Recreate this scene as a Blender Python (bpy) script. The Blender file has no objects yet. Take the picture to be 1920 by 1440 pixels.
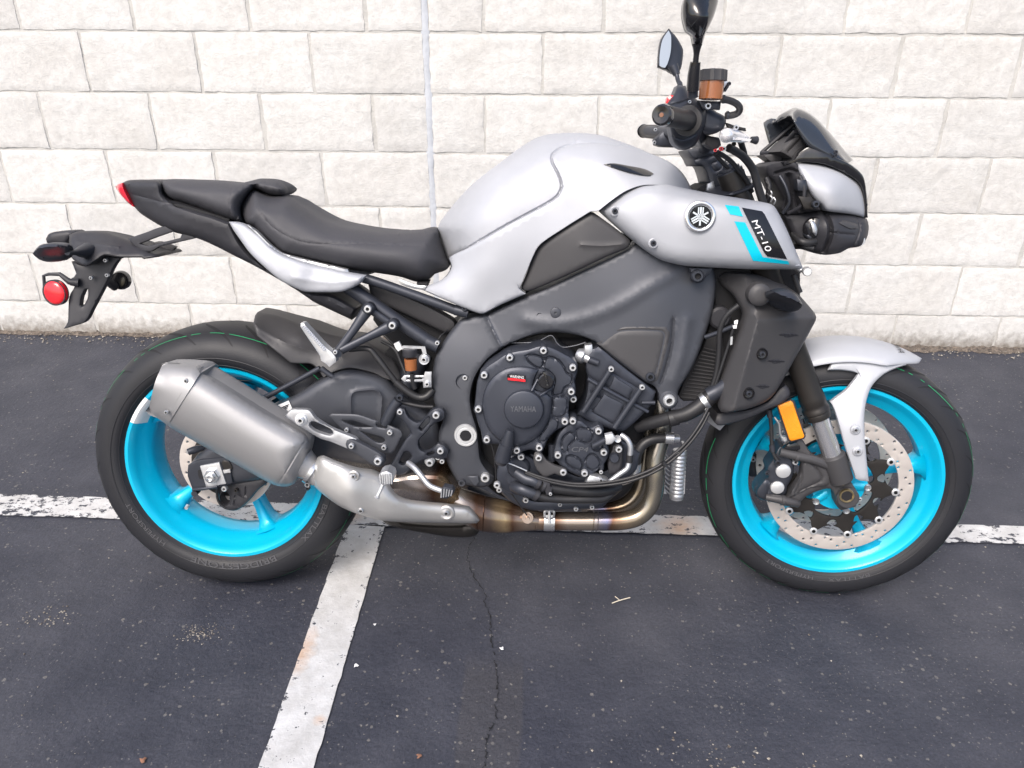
import bpy, bmesh, math, random
import numpy as np
from mathutils import Vector, Matrix
from mathutils.geometry import delaunay_2d_cdt
random.seed(7); rng = np.random.default_rng(7)
scene = bpy.context.scene
COL = scene.collection

# ------------------------------------------------------------------ camera
FOC, CX, CY, CZ = 1488.07, 0.4081, -2.9742, 1.3235
PIT, YAW, ROL = 0.47184, -0.03546, 0.00288
fw = np.array([math.sin(YAW)*math.cos(PIT), math.cos(YAW)*math.cos(PIT), -math.sin(PIT)])
r0 = np.cross(fw, [0, 0, 1]); r0 /= np.linalg.norm(r0); u0 = np.cross(r0, fw)
rt = math.cos(ROL)*r0+math.sin(ROL)*u0; up = -math.sin(ROL)*r0+math.cos(ROL)*u0
CAMLOC = np.array([CX, CY, CZ])
cd = bpy.data.cameras.new('camera'); cam = bpy.data.objects.new('camera', cd); COL.objects.link(cam)
cd.sensor_width = 36; cd.lens = FOC/1920*36; cd.clip_start = 0.05; cd.clip_end = 500
cam.matrix_world = Matrix(((rt[0], up[0], -fw[0], CX), (rt[1], up[1], -fw[1], CY), (rt[2], up[2], -fw[2], CZ), (0, 0, 0, 1)))
scene.camera = cam

# ------------------------------------------------------------------ light
SUN_EL, SUN_AZ = math.radians(50), math.radians(205)     # direction the light comes from: behind the camera, a little left
world = bpy.data.worlds.new('World'); scene.world = world; world.use_nodes = True
wn = world.node_tree; bg = wn.nodes['Background']
sky = wn.nodes.new('ShaderNodeTexSky'); sky.sky_type = 'NISHITA'; sky.sun_disc = False
sky.sun_elevation = SUN_EL; sky.sun_rotation = SUN_AZ; sky.air_density = 1.0; sky.dust_density = 4.0; sky.ozone_density = 0.7
wn.links.new(sky.outputs[0], bg.inputs[0]); bg.inputs[1].default_value = 0.15
sd = bpy.data.lights.new('sun', 'SUN'); sd.energy = 1.5; sd.angle = math.radians(28); sd.color = (1, .965, .93)
sun = bpy.data.objects.new('sun', sd); COL.objects.link(sun)
sdir = Vector((math.sin(SUN_AZ)*math.cos(SUN_EL), math.cos(SUN_AZ)*math.cos(SUN_EL), math.sin(SUN_EL)))
sun.rotation_euler = sdir.to_track_quat('Z', 'Y').to_euler()
scene.view_settings.view_transform = 'Standard'; scene.view_settings.look = 'None'
scene.view_settings.gamma = 1; scene.view_settings.use_curve_mapping = False
scene.view_settings.exposure = 0.76

# ------------------------------------------------------------------ frames
def rotx(a):
    c, s = math.cos(a), math.sin(a); return np.array([[1, 0, 0], [0, c, -s], [0, s, c]])
def rotz(a):
    c, s = math.cos(a), math.sin(a); return np.array([[c, -s, 0], [s, c, 0], [0, 0, 1]])
def mat4(R, o):
    M = np.eye(4); M[:3, :3] = R; M[:3, 3] = o; return M
LEAN, STEER, WB, RR, RF = 0.20539, -0.10696, 1.405, 0.3183, 0.3007
RB = rotz(0.00074)@rotx(-LEAN)
BF = mat4(RB, [-0.30557, -1.44923, 0.0])                  # motorcycle frame: x forward, y to its left, z up
ra = math.radians(24); ax = np.array([-math.sin(ra), 0, math.cos(ra)])
K = np.array([[0, -ax[2], ax[1]], [ax[2], 0, -ax[0]], [-ax[1], ax[0], 0]])
RS = np.eye(3)+math.sin(STEER)*K+(1-math.cos(STEER))*K@K
piv = np.array([WB+.102, 0, 0])
SF = BF@mat4(RS, piv-RS@piv)                              # steered frame: fork, front wheel
WF = np.eye(4)                                            # world frame

def pt(F, px, py, y):
    """point of frame F seen at photo position (px, py) and lateral offset y"""
    R = F[:3, :3]; d = fw*FOC+rt*(px-960)+up*(720-py)
    dl = R.T@d; cl = R.T@(CAMLOC-F[:3, 3]); t = (y-cl[1])/dl[1]
    return cl+t*dl
def pts(F, P, Y):
    R = F[:3, :3]; P = np.asarray(P, float)
    d = fw*FOC+np.outer(P[:, 0]-960, rt)+np.outer(720-P[:, 1], up)
    dl = d@R; cl = (CAMLOC-F[:3, 3])@R; t = (Y-cl[1])/dl[:, 1]
    return cl+t[:, None]*dl
def ground(px, py, z=0.0):
    d = fw*FOC+rt*(px-960)+up*(720-py); t = (z-CZ)/d[2]; return CAMLOC+t*d

# ------------------------------------------------------------------ objects
FR = {}
def link(name, me, mat, parent, F, kind=None):
    o = bpy.data.objects.new(name, me); COL.objects.link(o)
    if mat is not None and me is not None:
        if not me.materials: me.materials.append(mat)
    FR[o.name] = F
    if parent is not None:
        o.parent = parent; o.matrix_local = Matrix((np.linalg.inv(FR[parent.name])@F).tolist())
    else: o.matrix_world = Matrix(F.tolist())
    if kind: o['kind'] = kind
    return o
def mesh(name, V, Fc, mat, parent=None, F=None, smooth=True, angle=38, kind=None):
    me = bpy.data.meshes.new(name); me.from_pydata([tuple(map(float, v)) for v in V], [], [tuple(int(i) for i in f) for f in Fc])
    me.validate()
    if smooth:
        me.polygons.foreach_set('use_smooth', [True]*len(me.polygons))
        me.set_sharp_from_angle(angle=math.radians(angle))
    me.update()
    return link(name, me, mat, parent, BF if F is None else F, kind)
def copy(o, parent=None, M=None, children=True):
    c = o.copy(); COL.objects.link(c); c.parent = parent if parent is not None else o.parent
    FR[c.name] = FR[o.name]
    if M is not None: c.matrix_local = M
    if children:
        for ch in list(o.children):
            copy(ch, c)
    return c

# ---------------- outline panels
def seg(poly, closed=True, step=7.0):
    """poly: (x, y[, flag]); flag 1 corner, 2 straight unrolled segment starts here, 3 both. -> points, roll flag per segment"""
    n = len(poly); P = [np.array(p[:2], float) for p in poly]; fl = [(p[2] if len(p) > 2 else 0) for p in poly]
    out = []; ro = []
    m = n if closed else n-1
    for i in range(m):
        a, b = P[i], P[(i+1) % n]
        p0 = P[(i-1) % n] if (closed or i > 0) else a; p3 = P[(i+2) % n] if (closed or i+2 < n) else b
        ca, cb = fl[i] & 1, fl[(i+1) % n] & 1
        L = np.linalg.norm(b-a); k = max(1, int(round(L/step)))
        # centripetal style tangents, clipped
        ta = (b-p0)*.5 if not ca else (b-a); tb = (p3-a)*.5 if not cb else (b-a)
        for t, ref in ((ta, L), (tb, L)):
            l = np.linalg.norm(t)
            if l > ref: t *= ref/l
        if ca and cb: ta = tb = b-a
        for j in range(k):
            s = j/k; h1 = 2*s**3-3*s**2+1; h2 = -2*s**3+3*s**2; h3 = s**3-2*s**2+s; h4 = s**3-s**2
            out.append(h1*a+h2*b+h3*ta+h4*tb); ro.append(not (fl[i] & 2))
    if not closed: out.append(P[-1]); ro.append(True)
    return np.array(out), np.array(ro)
def dist(Q, A, B):
    AB = B-A; L2 = np.maximum((AB**2).sum(1), 1e-12)
    d = np.full(len(Q), 1e9)
    for i in range(0, len(Q), 4000):
        q = Q[i:i+4000]
        t = np.clip(((q[:, None]-A)*AB).sum(2)/L2, 0, 1)
        d[i:i+4000] = np.sqrt(((q[:, None]-A-t[..., None]*AB)**2).sum(2)).min(1)
    return d
def inside(Q, P):
    c = np.zeros(len(Q), bool); X, Y = Q[:, 0], Q[:, 1]; n = len(P)
    for i in range(n):
        x1, y1 = P[i-1]; x2, y2 = P[i]
        if y1 == y2: continue
        m = ((y1 > Y) != (y2 > Y)) & (X < (x2-x1)*(Y-y1)/(y2-y1)+x1)
        c ^= m
    return c
def depthfn(D):
    """smooth interpolation of the (px, py, y) samples"""
    if callable(D): return D
    if isinstance(D, (int, float)): return lambda Q: np.full(len(Q), float(D))
    D = np.array(D, float)
    if len(D) < 3: raise ValueError
    S = 100.0; X = D[:, :2]/S
    def U(r2): return np.where(r2 > 1e-9, r2*np.log(np.maximum(r2, 1e-9)), 0)
    n = len(D); A = np.zeros((n+3, n+3)); A[:n, :n] = U(((X[:, None]-X)**2).sum(2))+np.eye(n)*0.02
    A[:n, n] = 1; A[:n, n+1:] = X; A[n, :n] = 1; A[n+1:, :n] = X.T
    w = np.linalg.lstsq(A, np.concatenate([D[:, 2], [0, 0, 0]]), rcond=None)[0]
    lo, hi = D[:, 2].min()-.02, D[:, 2].max()+.02
    def f(Q):
        q = np.asarray(Q)/S; v = U(((q[:, None]-X)**2).sum(2))@w[:n]+w[n]+q@w[n+1:]
        return np.clip(v, lo, hi)
    return f
def panel(name, outline, D, mat, parent, F=None, roll=.004, rr=5, thick=.004, step=9, holes=(), grooves=(), mirror=False, mapf=None, kind=None, angle=38, edge=7.0, prof=2.0):
    F = BF if F is None else F; Df = depthfn(D)
    rings = [seg(outline, True, edge)]+[seg(h, True, max(2.5, min(edge, 4))) for h in holes]
    O = rings[0][0]; H = [r[0] for r in rings[1:]]
    A = []; B = []; 
    for (P, ro) in rings:
        Pn = np.roll(P, -1, 0); A.append(P[ro]); B.append(Pn[ro])
    A = np.concatenate(A); B = np.concatenate(B)
    allA = np.concatenate([r[0] for r in rings]); allB = np.concatenate([np.roll(r[0], -1, 0) for r in rings])
    x0, y0 = O.min(0); x1, y1 = O.max(0); cand = []
    gx = np.arange(x0+step/2, x1, step); gy = np.arange(y0+step/2, y1, step*.87)
    G = np.array([(x+(step/2 if j % 2 else 0), y) for j, y in enumerate(gy) for x in gx]) if len(gx) and len(gy) else np.zeros((0, 2))
    if len(G):
        G = G[inside(G, O)]
        for h in H: G = G[~inside(G, h)]
        if len(G):
            dd = dist(G, allA, allB); G = G[dd > max(step*.45, (rr*1.05 if roll and rr < step*3 else 0))]
    pool = [G]
    if roll and len(A):
        for P, ro in rings:
            Pn = np.roll(P, -1, 0); T = np.roll(P, -1, 0)-np.roll(P, 1, 0); T /= np.maximum(np.linalg.norm(T, axis=1), 1e-9)[:, None]
            N = np.stack([-T[:, 1], T[:, 0]], 1)
            for k in ((.08, .25, .5, 1.0) if rr > 8 else (.3, 1.0)):
                for s in (1, -1):
                    Q = P[ro]+N[ro]*rr*k*s
                    Q = Q[inside(Q, O)]
                    for h in H: Q = Q[~inside(Q, h)]
                    if len(Q):
                        d = dist(Q, allA, allB); pool.append(Q[d > rr*k*.93])
    for gp, amt, w, closed in grooves:
        P, _ = seg(gp, closed, 5)
        T = np.gradient(P, axis=0); T /= np.maximum(np.linalg.norm(T, axis=1), 1e-9)[:, None]; N = np.stack([-T[:, 1], T[:, 0]], 1)
        for k in (-1.6, -.7, 0, .7, 1.6): 
            Q = P+N*w*k; Q = Q[inside(Q, O)]
            for h in H: Q = Q[~inside(Q, h)]
            if len(Q):
                d = dist(Q, allA, allB); pool.append(Q[d > 1.2])
    I = np.concatenate([p for p in pool if len(p)]) if any(len(p) for p in pool) else np.zeros((0, 2))
    # thin out near duplicates
    if len(I):
        q = min(1.4, max(.5, step/4)) if (grooves or (roll and rr <= 8)) else 2.2
        _, ix = np.unique(np.round(I/q).astype(int), axis=0, return_index=True); I = I[ix]
    V = []; E = []
    for P, ro in rings:
        b = len(V); V += [Vector(p) for p in P]; E += [(b+i, b+(i+1) % len(P)) for i in range(len(P))]
    V += [Vector(p) for p in I]
    v2, e2, f2, _, _, _ = delaunay_2d_cdt(V, E, [], 0, 1e-4)
    Q = np.array([tuple(v) for v in v2]); T = np.array([f for f in f2 if len(f) == 3])
    C = Q[T].mean(1); ok = inside(C, O)
    for h in H: ok &= ~inside(C, h)
    T = T[ok]
    a, b, c = Q[T[:, 0]], Q[T[:, 1]], Q[T[:, 2]]
    area = (b[:, 0]-a[:, 0])*(c[:, 1]-a[:, 1])-(b[:, 1]-a[:, 1])*(c[:, 0]-a[:, 0])
    T[area > 0] = T[area > 0][:, ::-1]; T = T[np.abs(area) > 1e-4]    # facing the right side of the bike
    used = np.unique(T); mp = -np.ones(len(Q), int); mp[used] = np.arange(len(used)); Q = Q[used]; T = mp[T]
    Yf = Df(Q).copy()
    if roll and len(A):
        d = np.clip(dist(Q, A, B)/rr, 0, 1); Yf += roll*(1-(1-(1-d)**prof)**(1/prof))
    for gp, amt, w, closed in grooves:
        P, _ = seg(gp, closed, 5); a_ = P; b_ = np.roll(P, -1, 0)
        if not closed: a_, b_ = P[:-1], P[1:]
        d = dist(Q, a_, b_); Yf += amt*np.exp(-(d/w)**2)
    if mirror: Yf = np.minimum(Yf, -.001)
    mapper = mapf or (lambda Q, Y: pts(F, Q, Y))
    fr = mapper(Q, Yf)
    if mirror: bk = fr*np.array([1, -1, 1])
    elif mapf: bk = mapf(Q, Yf+thick)
    else: bk = fr+np.array([0, thick, 0])
    n = len(Q); faces = [tuple(t) for t in T]+[(t[0]+n, t[2]+n, t[1]+n) for t in T]
    ec = {}
    for t in T:
        for i in range(3):
            u, v = t[i], t[(i+1) % 3]; ec[(u, v)] = ec.get((u, v), 0)+1
    for (u, v) in ec:
        if (v, u) not in ec: faces.append((v, u, u+n, v+n))
    return mesh(name, np.concatenate([fr, bk]), faces, mat, parent, F, angle=angle, kind=kind)

# ---------------- tubes, lathes, bolts
def spline3(P, k=6):
    P = np.array(P, float); out = []
    for i in range(len(P)-1):
        p0 = P[max(i-1, 0)]; p1 = P[i]; p2 = P[i+1]; p3 = P[min(i+2, len(P)-1)]
        for j in range(k):
            s = j/k; out.append(.5*((2*p1)+(-p0+p2)*s+(2*p0-5*p1+4*p2-p3)*s*s+(-p0+3*p1-3*p2+p3)*s**3))
    out.append(P[-1]); return np.array(out)
def sweep(P, R, nseg=14, flat=1.0, k=6, smooth=True):
    PR = np.column_stack([P, np.full(len(P), R) if np.isscalar(R) else R])
    PR = spline3(PR, k) if smooth and len(P) > 2 else PR
    P = PR[:, :3]; R = PR[:, 3]; n = len(P)
    T = np.gradient(P, axis=0); T /= np.linalg.norm(T, axis=1)[:, None]
    a = np.cross(T[0], [0, 1, 0]); 
    if np.linalg.norm(a) < .1: a = np.cross(T[0], [0, 0, 1])
    a /= np.linalg.norm(a); V = []
    for i in range(n):
        a = a-T[i]*(a@T[i]); a /= np.linalg.norm(a); b = np.cross(T[i], a)
        for j in range(nseg):
            t = 2*math.pi*j/nseg; V.append(P[i]+R[i]*(a*math.cos(t)+b*flat*math.sin(t)))
    Fc = []
    for i in range(n-1):
        for j in range(nseg):
            k1 = (j+1) % nseg; Fc.append((i*nseg+j, (i+1)*nseg+j, (i+1)*nseg+k1, i*nseg+k1))
    Fc.append(tuple(range(nseg))); Fc.append(tuple(range((n-1)*nseg, n*nseg))[::-1])
    return np.array(V), Fc
def join(parts):
    V = []; Fc = []; b = 0
    for v, f in parts:
        V.append(np.asarray(v, float)); Fc += [tuple(i+b for i in q) for q in f]; b += len(v)
    return np.concatenate(V), Fc
def fixn(V, Fc):
    bm = bmesh.new(); vs = [bm.verts.new(v) for v in V]
    for f in Fc:
        try: bm.faces.new([vs[i] for i in f])
        except ValueError: pass
    bmesh.ops.recalc_face_normals(bm, faces=bm.faces); bm.verts.index_update()
    V = [tuple(v.co) for v in bm.verts]; Fc = [tuple(v.index for v in f.verts) for f in bm.faces]; bm.free(); return V, Fc
def tube(name, P, r, mat, parent, F=None, nseg=14, flat=1.0, k=6, smooth=True, px=True, kind=None, taper=None):
    F = BF if F is None else F
    if px: P = [pt(F, *p) for p in P]
    V, Fc = sweep(P, r, nseg, flat, k, smooth); V, Fc = fixn(V, Fc)
    return mesh(name, V, Fc, mat, parent, F, kind=kind)
def lathe_vf(c, axis, prof, seg_=32, ell=1.0, closed=False):
    """prof: (s along axis, r)"""
    c = np.array(c, float); axis = np.array(axis, float); axis /= np.linalg.norm(axis)
    a = np.cross(axis, [0, 0, 1]); 
    if np.linalg.norm(a) < .1: a = np.cross(axis, [1, 0, 0])
    a /= np.linalg.norm(a); b = np.cross(axis, a); V = []; Fc = []; m = len(prof)
    for j in range(seg_):
        t = 2*math.pi*j/seg_; dr = a*math.cos(t)+b*ell*math.sin(t)
        for s, r in prof: V.append(c+axis*s+dr*r)
    for j in range(seg_):
        j2 = (j+1) % seg_
        for i in range(m if closed else m-1):
            i2 = (i+1) % m; Fc.append((j*m+i, j*m+i2, j2*m+i2, j2*m+i))
    if not closed:
        if prof[0][1] > 1e-5: Fc.append(tuple(j*m for j in range(seg_)))
        if prof[-1][1] > 1e-5: Fc.append(tuple(j*m+m-1 for j in range(seg_))[::-1])
    return V, Fc
def lathe(name, c, axis, prof, mat, parent, F=None, seg_=32, ell=1.0, closed=False, kind=None, angle=38):
    V, Fc = lathe_vf(c, axis, prof, seg_, ell, closed)
    bm = bmesh.new(); vs = [bm.verts.new(v) for v in V]
    for f in Fc:
        try: bm.faces.new([vs[i] for i in f])
        except ValueError: pass
    bmesh.ops.remove_doubles(bm, verts=bm.verts, dist=1e-6); bmesh.ops.recalc_face_normals(bm, faces=bm.faces)
    me = bpy.data.meshes.new(name); bm.to_mesh(me); bm.free()
    me.polygons.foreach_set('use_smooth', [True]*len(me.polygons)); me.set_sharp_from_angle(angle=math.radians(angle))
    return link(name, me, mat, parent, BF if F is None else F, kind)
_bolt = {}
def bolt(P, r, mat, parent, F=None, y=None, name='bolt', axis=None):
    """socket head bolt facing the right side; P is (px, py) with y"""
    F = BF if F is None else F; c = pt(F, P[0], P[1], y)
    key = (mat.name,)
    if key not in _bolt:
        prof = [(.9, 0), (.9, .8), (.8, 1), (-.55, 1), (-.8, .8), (-.8, .52)]
        V, Fc = lathe_vf((0, 0, 0), (0, 1, 0), prof, 16)
        # hex socket
        Fc = [f for f in Fc if len(f) < 16]
        n = len(V); m = len(prof); ring = [j*m+m-1 for j in range(16)]
        for j in range(16):
            t = 2*math.pi*j/16; v = V[ring[j]]; V.append(np.array([v[0]*.96, -.1, v[2]*.96]))
        for j in range(16): Fc.append((ring[j], ring[(j+1) % 16], n+(j+1) % 16, n+j))
        Fc.append(tuple(n+j for j in range(16)))
        V, Fc = fixn(V, Fc); o = mesh(name, V, Fc, mat, parent, F); _bolt[key] = o.data
        o.data.materials.append(M['dark'])
        for p in o.data.polygons:
            if len(p.vertices) == 16 and abs(p.center.y+.1) < .05: p.material_index = 1
    else:
        o = link(name, _bolt[key], None, parent, F)
    Fm = F@mat4(np.eye(3)*r, c); o.matrix_local = Matrix((np.linalg.inv(FR[parent.name])@Fm).tolist()) if parent else Matrix(Fm.tolist())
    return o
def bolts(L, r, y, mat, parent, F=None, name='bolt'):
    for p in L: bolt(p[:2], p[2] if len(p) > 2 else r, mat, parent, F, y if not callable(y) else float(y(np.array([p[:2]]))[0]), name)

# ---------------- lettering
def text2d(s, shear=0.0):
    cu = bpy.data.curves.new('lettering', 'FONT'); cu.body = s; cu.size = 1; cu.fill_mode = 'FRONT'; cu.resolution_u = 3; cu.shear = shear; cu.offset = 0
    o = bpy.data.objects.new('lettering', cu); COL.objects.link(o); bpy.context.view_layer.update()
    me = bpy.data.meshes.new_from_object(o.evaluated_get(bpy.context.evaluated_depsgraph_get()))
    bpy.data.objects.remove(o); V = np.array([tuple(v.co)[:2] for v in me.vertices]); Fc = [tuple(p.vertices) for p in me.polygons]
    bpy.data.meshes.remove(me)
    V[:, 0] -= V[:, 0].min(); w = V[:, 0].max(); h = V[:, 1].max(); V[:, 1] /= h; V[:, 0] /= w
    return V, Fc     # unit box
def text_px(name, s, o, u, v, D, mat, parent, F=None, off=.0012, shear=0.0):
    """lettering on a surface with depth function D; o origin px, u baseline vector px, v height vector px"""
    F = BF if F is None else F; V, Fc = text2d(s, shear); Q = np.array(o)+np.outer(V[:, 0], u)+np.outer(V[:, 1], v)
    Y = depthfn(D)(Q)-off
    return mesh(name, pts(F, Q, Y), [f[::-1] for f in Fc] if u[0]*v[1]-u[1]*v[0] > 0 else Fc, mat, parent, F, smooth=False)
# ------------------------------------------------------------------ materials
def newmat(name):
    m = bpy.data.materials.new(name); m.use_nodes = True; n = m.node_tree
    return m, n, n.nodes['Principled BSDF']
def N(n, t, **kw):
    x = n.nodes.new(t)
    for k, v in kw.items():
        if k in x.inputs: x.inputs[k].default_value = v
        else: setattr(x, k, v)
    return x
def simple(name, col, rough=.5, metal=0, bump=0, scale=400, var=.06, coat=0, spec=.5, trans=0, alpha=1, ior=1.45, dust=0):
    m, n, b = newmat(name); L = n.links
    b.inputs['Roughness'].default_value = rough; b.inputs['Metallic'].default_value = metal
    b.inputs['Coat Weight'].default_value = coat; b.inputs['Coat Roughness'].default_value = .08
    b.inputs['Specular IOR Level'].default_value = spec; b.inputs['Transmission Weight'].default_value = trans; b.inputs['IOR'].default_value = ior
    b.inputs['Alpha'].default_value = alpha
    tc = N(n, 'ShaderNodeTexCoord'); nz = N(n, 'ShaderNodeTexNoise', Scale=9.0, Detail=5.0)
    L.new(tc.outputs['Object'], nz.inputs['Vector'])
    r = N(n, 'ShaderNodeValToRGB'); r.color_ramp.elements[0].position = .3; r.color_ramp.elements[1].position = .7
    c = np.array(col)
    r.color_ramp.elements[0].color = (*(c*(1-var)), 1); r.color_ramp.elements[1].color = (*np.minimum(c*(1+var), 1), 1)
    L.new(nz.outputs[0], r.inputs[0]); L.new(r.outputs[0], b.inputs['Base Color'])
    mr = N(n, 'ShaderNodeMapRange'); mr.inputs[3].default_value = max(0, rough-.05); mr.inputs[4].default_value = min(1, rough+.05)
    n2 = N(n, 'ShaderNodeTexNoise', Scale=30.0, Detail=4.0); L.new(tc.outputs['Object'], n2.inputs['Vector'])
    L.new(n2.outputs[0], mr.inputs[0]); L.new(mr.outputs[0], b.inputs['Roughness'])
    if bump:
        n3 = N(n, 'ShaderNodeTexNoise', Scale=float(scale), Detail=3.0); L.new(tc.outputs['Object'], n3.inputs['Vector'])
        bp = N(n, 'ShaderNodeBump', Strength=1.0, Distance=bump); L.new(n3.outputs[0], bp.inputs['Height']); L.new(bp.outputs[0], b.inputs['Normal'])
    return m
M = {}
M['silver'] = simple('matte_silver_paint', (.40, .412, .442), .52, .18, bump=.00006, scale=1600, coat=.0)
M['fender'] = simple('matte_silver_paint_fender', (.41, .424, .455), .50, .18, bump=.00006, scale=1600)
M['frame'] = simple('dark_grey_frame_paint', (.060, .064, .076), .43, .30, bump=.00005, scale=1800)
M['blackplastic'] = simple('black_plastic', (.028, .028, .033), .48, 0, bump=.00008, scale=900)
M['greyplastic'] = simple('charcoal_plastic', (.050, .049, .052), .50, .05, bump=.00010, scale=900)
M['satin'] = simple('satin_black_metal', (.040, .044, .056), .38, .35, bump=.00005, scale=900)
M['engine'] = simple('black_engine_paint', (.046, .051, .066), .36, .35, bump=.0001, scale=1200)
M['gloss'] = simple('gloss_black', (.012, .012, .014), .12, 0, coat=.6)
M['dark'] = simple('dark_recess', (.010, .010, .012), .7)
M['hose'] = simple('rubber_hose', (.020, .020, .022), .45, bump=.0001, scale=500)
M['seat'] = simple('seat_vinyl', (.048, .048, .055), .60, 0, bump=.00035, scale=700)
M['cyan'] = simple('cyan_paint', (.0, .44, .68), .32, .15, coat=.3, var=.03)
M['sticker_cyan'] = simple('cyan_decal', (.0, .50, .68), .35, 0, var=.02)
M['steel'] = simple('zinc_steel', (.62, .63, .64), .28, .9)
M['bright'] = simple('bright_zinc', (.66, .67, .68), .33, .6)
M['chrome'] = simple('chromed_steel', (.80, .80, .82), .16, .92)
M['polished'] = simple('polished_aluminium', (.82, .82, .84), .28, .6)
M['alu'] = simple('cast_aluminium', (.55, .56, .58), .38, .8, bump=.0001, scale=600)
M['disc'] = simple('brake_disc_steel', (.62, .57, .53), .36, .5, bump=.00003, scale=1500)
M['carrier'] = simple('black_anodised', (.035, .032, .030), .40, .5)
M['amber'] = simple('amber_reflector', (.80, .27, .01), .25, 0, bump=.0012, scale=520, var=.25, coat=.4)
M['red'] = simple('red_reflector', (.75, .02, .03), .18, 0, coat=.6)
M['redlens'] = simple('red_lens', (.70, .02, .04), .15, 0, coat=.8)
M['orange'] = simple('orange_cap', (.80, .22, .02), .35)
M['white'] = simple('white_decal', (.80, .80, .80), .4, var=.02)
M['gold'] = simple('brass_ring', (.70, .55, .30), .3, 1)
M['decalblack'] = simple('black_decal', (.008, .008, .01), .18, coat=.4)
M['mirror'] = simple('mirror_glass', (.45, .46, .46), .03, 1, var=0)
M['smoke'] = simple('smoked_screen', (.035, .04, .05), .06, 0, trans=.35, coat=.8)
M['resv'] = simple('amber_reservoir', (.36, .13, .045), .15, 0, trans=.25, coat=.3)
M['grn'] = simple('green_mark', (.02, .30, .12), .6)
M['cast'] = simple('cast_lettering', (.13, .135, .15), .4, .3)
M['twig'] = simple('dry_straw', (.55, .50, .40), .8)
M['litter'] = simple('white_litter', (.75, .75, .75), .7)
M['rust'] = simple('rust', (.22, .11, .07), .85)

# silencer titanium and header pipes
def steelpipe(name, base, tint=None, rough=.3, brush=True, metal=.85):
    m, n, b = newmat(name); L = n.links; b.inputs['Metallic'].default_value = metal
    tc = N(n, 'ShaderNodeTexCoord'); 
    mp = N(n, 'ShaderNodeMapping'); mp.inputs['Scale'].default_value = (400, 400, 12); mp.inputs['Rotation'].default_value = (0, math.radians(62), 0)
    L.new(tc.outputs['Object'], mp.inputs[0]); nz = N(n, 'ShaderNodeTexNoise', Scale=1.0, Detail=3.0); L.new(mp.outputs[0], nz.inputs['Vector'])
    mr = N(n, 'ShaderNodeMapRange'); mr.inputs[3].default_value = rough-.06; mr.inputs[4].default_value = rough+.08
    L.new(nz.outputs[0], mr.inputs[0]); L.new(mr.outputs[0], b.inputs['Roughness'])
    if brush:
        bp = N(n, 'ShaderNodeBump', Strength=.5, Distance=.00008); L.new(nz.outputs[0], bp.inputs['Height']); L.new(bp.outputs[0], b.inputs['Normal'])
    if tint:
        sx = N(n, 'ShaderNodeSeparateXYZ'); L.new(tc.outputs['Object'], sx.inputs[0])
        nn = N(n, 'ShaderNodeTexNoise', Scale=7.0, Detail=4.0); L.new(tc.outputs['Object'], nn.inputs['Vector'])
        ad = N(n, 'ShaderNodeMath', operation='MULTIPLY_ADD'); ad.inputs[1].default_value = .10; L.new(nn.outputs[0], ad.inputs[0])
        L.new(sx.outputs[0], ad.inputs[2])
        m2 = N(n, 'ShaderNodeMapRange'); m2.inputs[1].default_value = tint[0]; m2.inputs[2].default_value = tint[1]; L.new(ad.outputs[0], m2.inputs[0])
        r = N(n, 'ShaderNodeValToRGB'); e = r.color_ramp.elements
        st = tint[2]; e[0].position = st[0][0]; e[0].color = (*st[0][1], 1); e[1].position = st[-1][0]; e[1].color = (*st[-1][1], 1)
        for p, c in st[1:-1]: x = e.new(p); x.color = (*c, 1)
        L.new(m2.outputs[0], r.inputs[0]); L.new(r.outputs[0], b.inputs['Base Color'])
    else: b.inputs['Base Color'].default_value = (*base, 1)
    return m
M['titan'] = steelpipe('brushed_titanium', (.345, .342, .345), rough=.47, metal=.5)
M['shield'] = steelpipe('satin_steel_shield', (.47, .465, .455), rough=.42, metal=.6)
BR, GO, BL, ST, DK = (.17, .09, .055), (.52, .38, .22), (.20, .20, .30), (.55, .50, .44), (.16, .12, .10)
M['header'] = steelpipe('heat_tinted_header', BR, (.55, 1.12, [(0, BR), (.09, ST), (.14, BR), (.2, DK), (.27, GO), (.31, BR), (.36, (.38, .30, .24)), (.42, BR), (.47, (.36, .30, .25)), (.60, (.36, .31, .26)), (.655, BL), (.68, BR), (.72, (.34, .26, .18)), (.80, (.30, .27, .22)), (.9, (.17, .165, .155)), (1, (.28, .23, .15))]), rough=.22, brush=False)
M['catbox'] = steelpipe('heat_tinted_collector', BR, (.38, .66, [(0, ST), (.15, BR), (.25, (.50, .44, .40)), (.5, (.52, .46, .42)), (.62, BR), (.75, GO), (.85, BR), (1, DK)]), rough=.24, brush=False)

# rubber compound
M['tyre'] = simple('tyre_rubber', (.0165, .017, .0205), .55, 0, bump=.00025, scale=260, var=.12)

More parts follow.
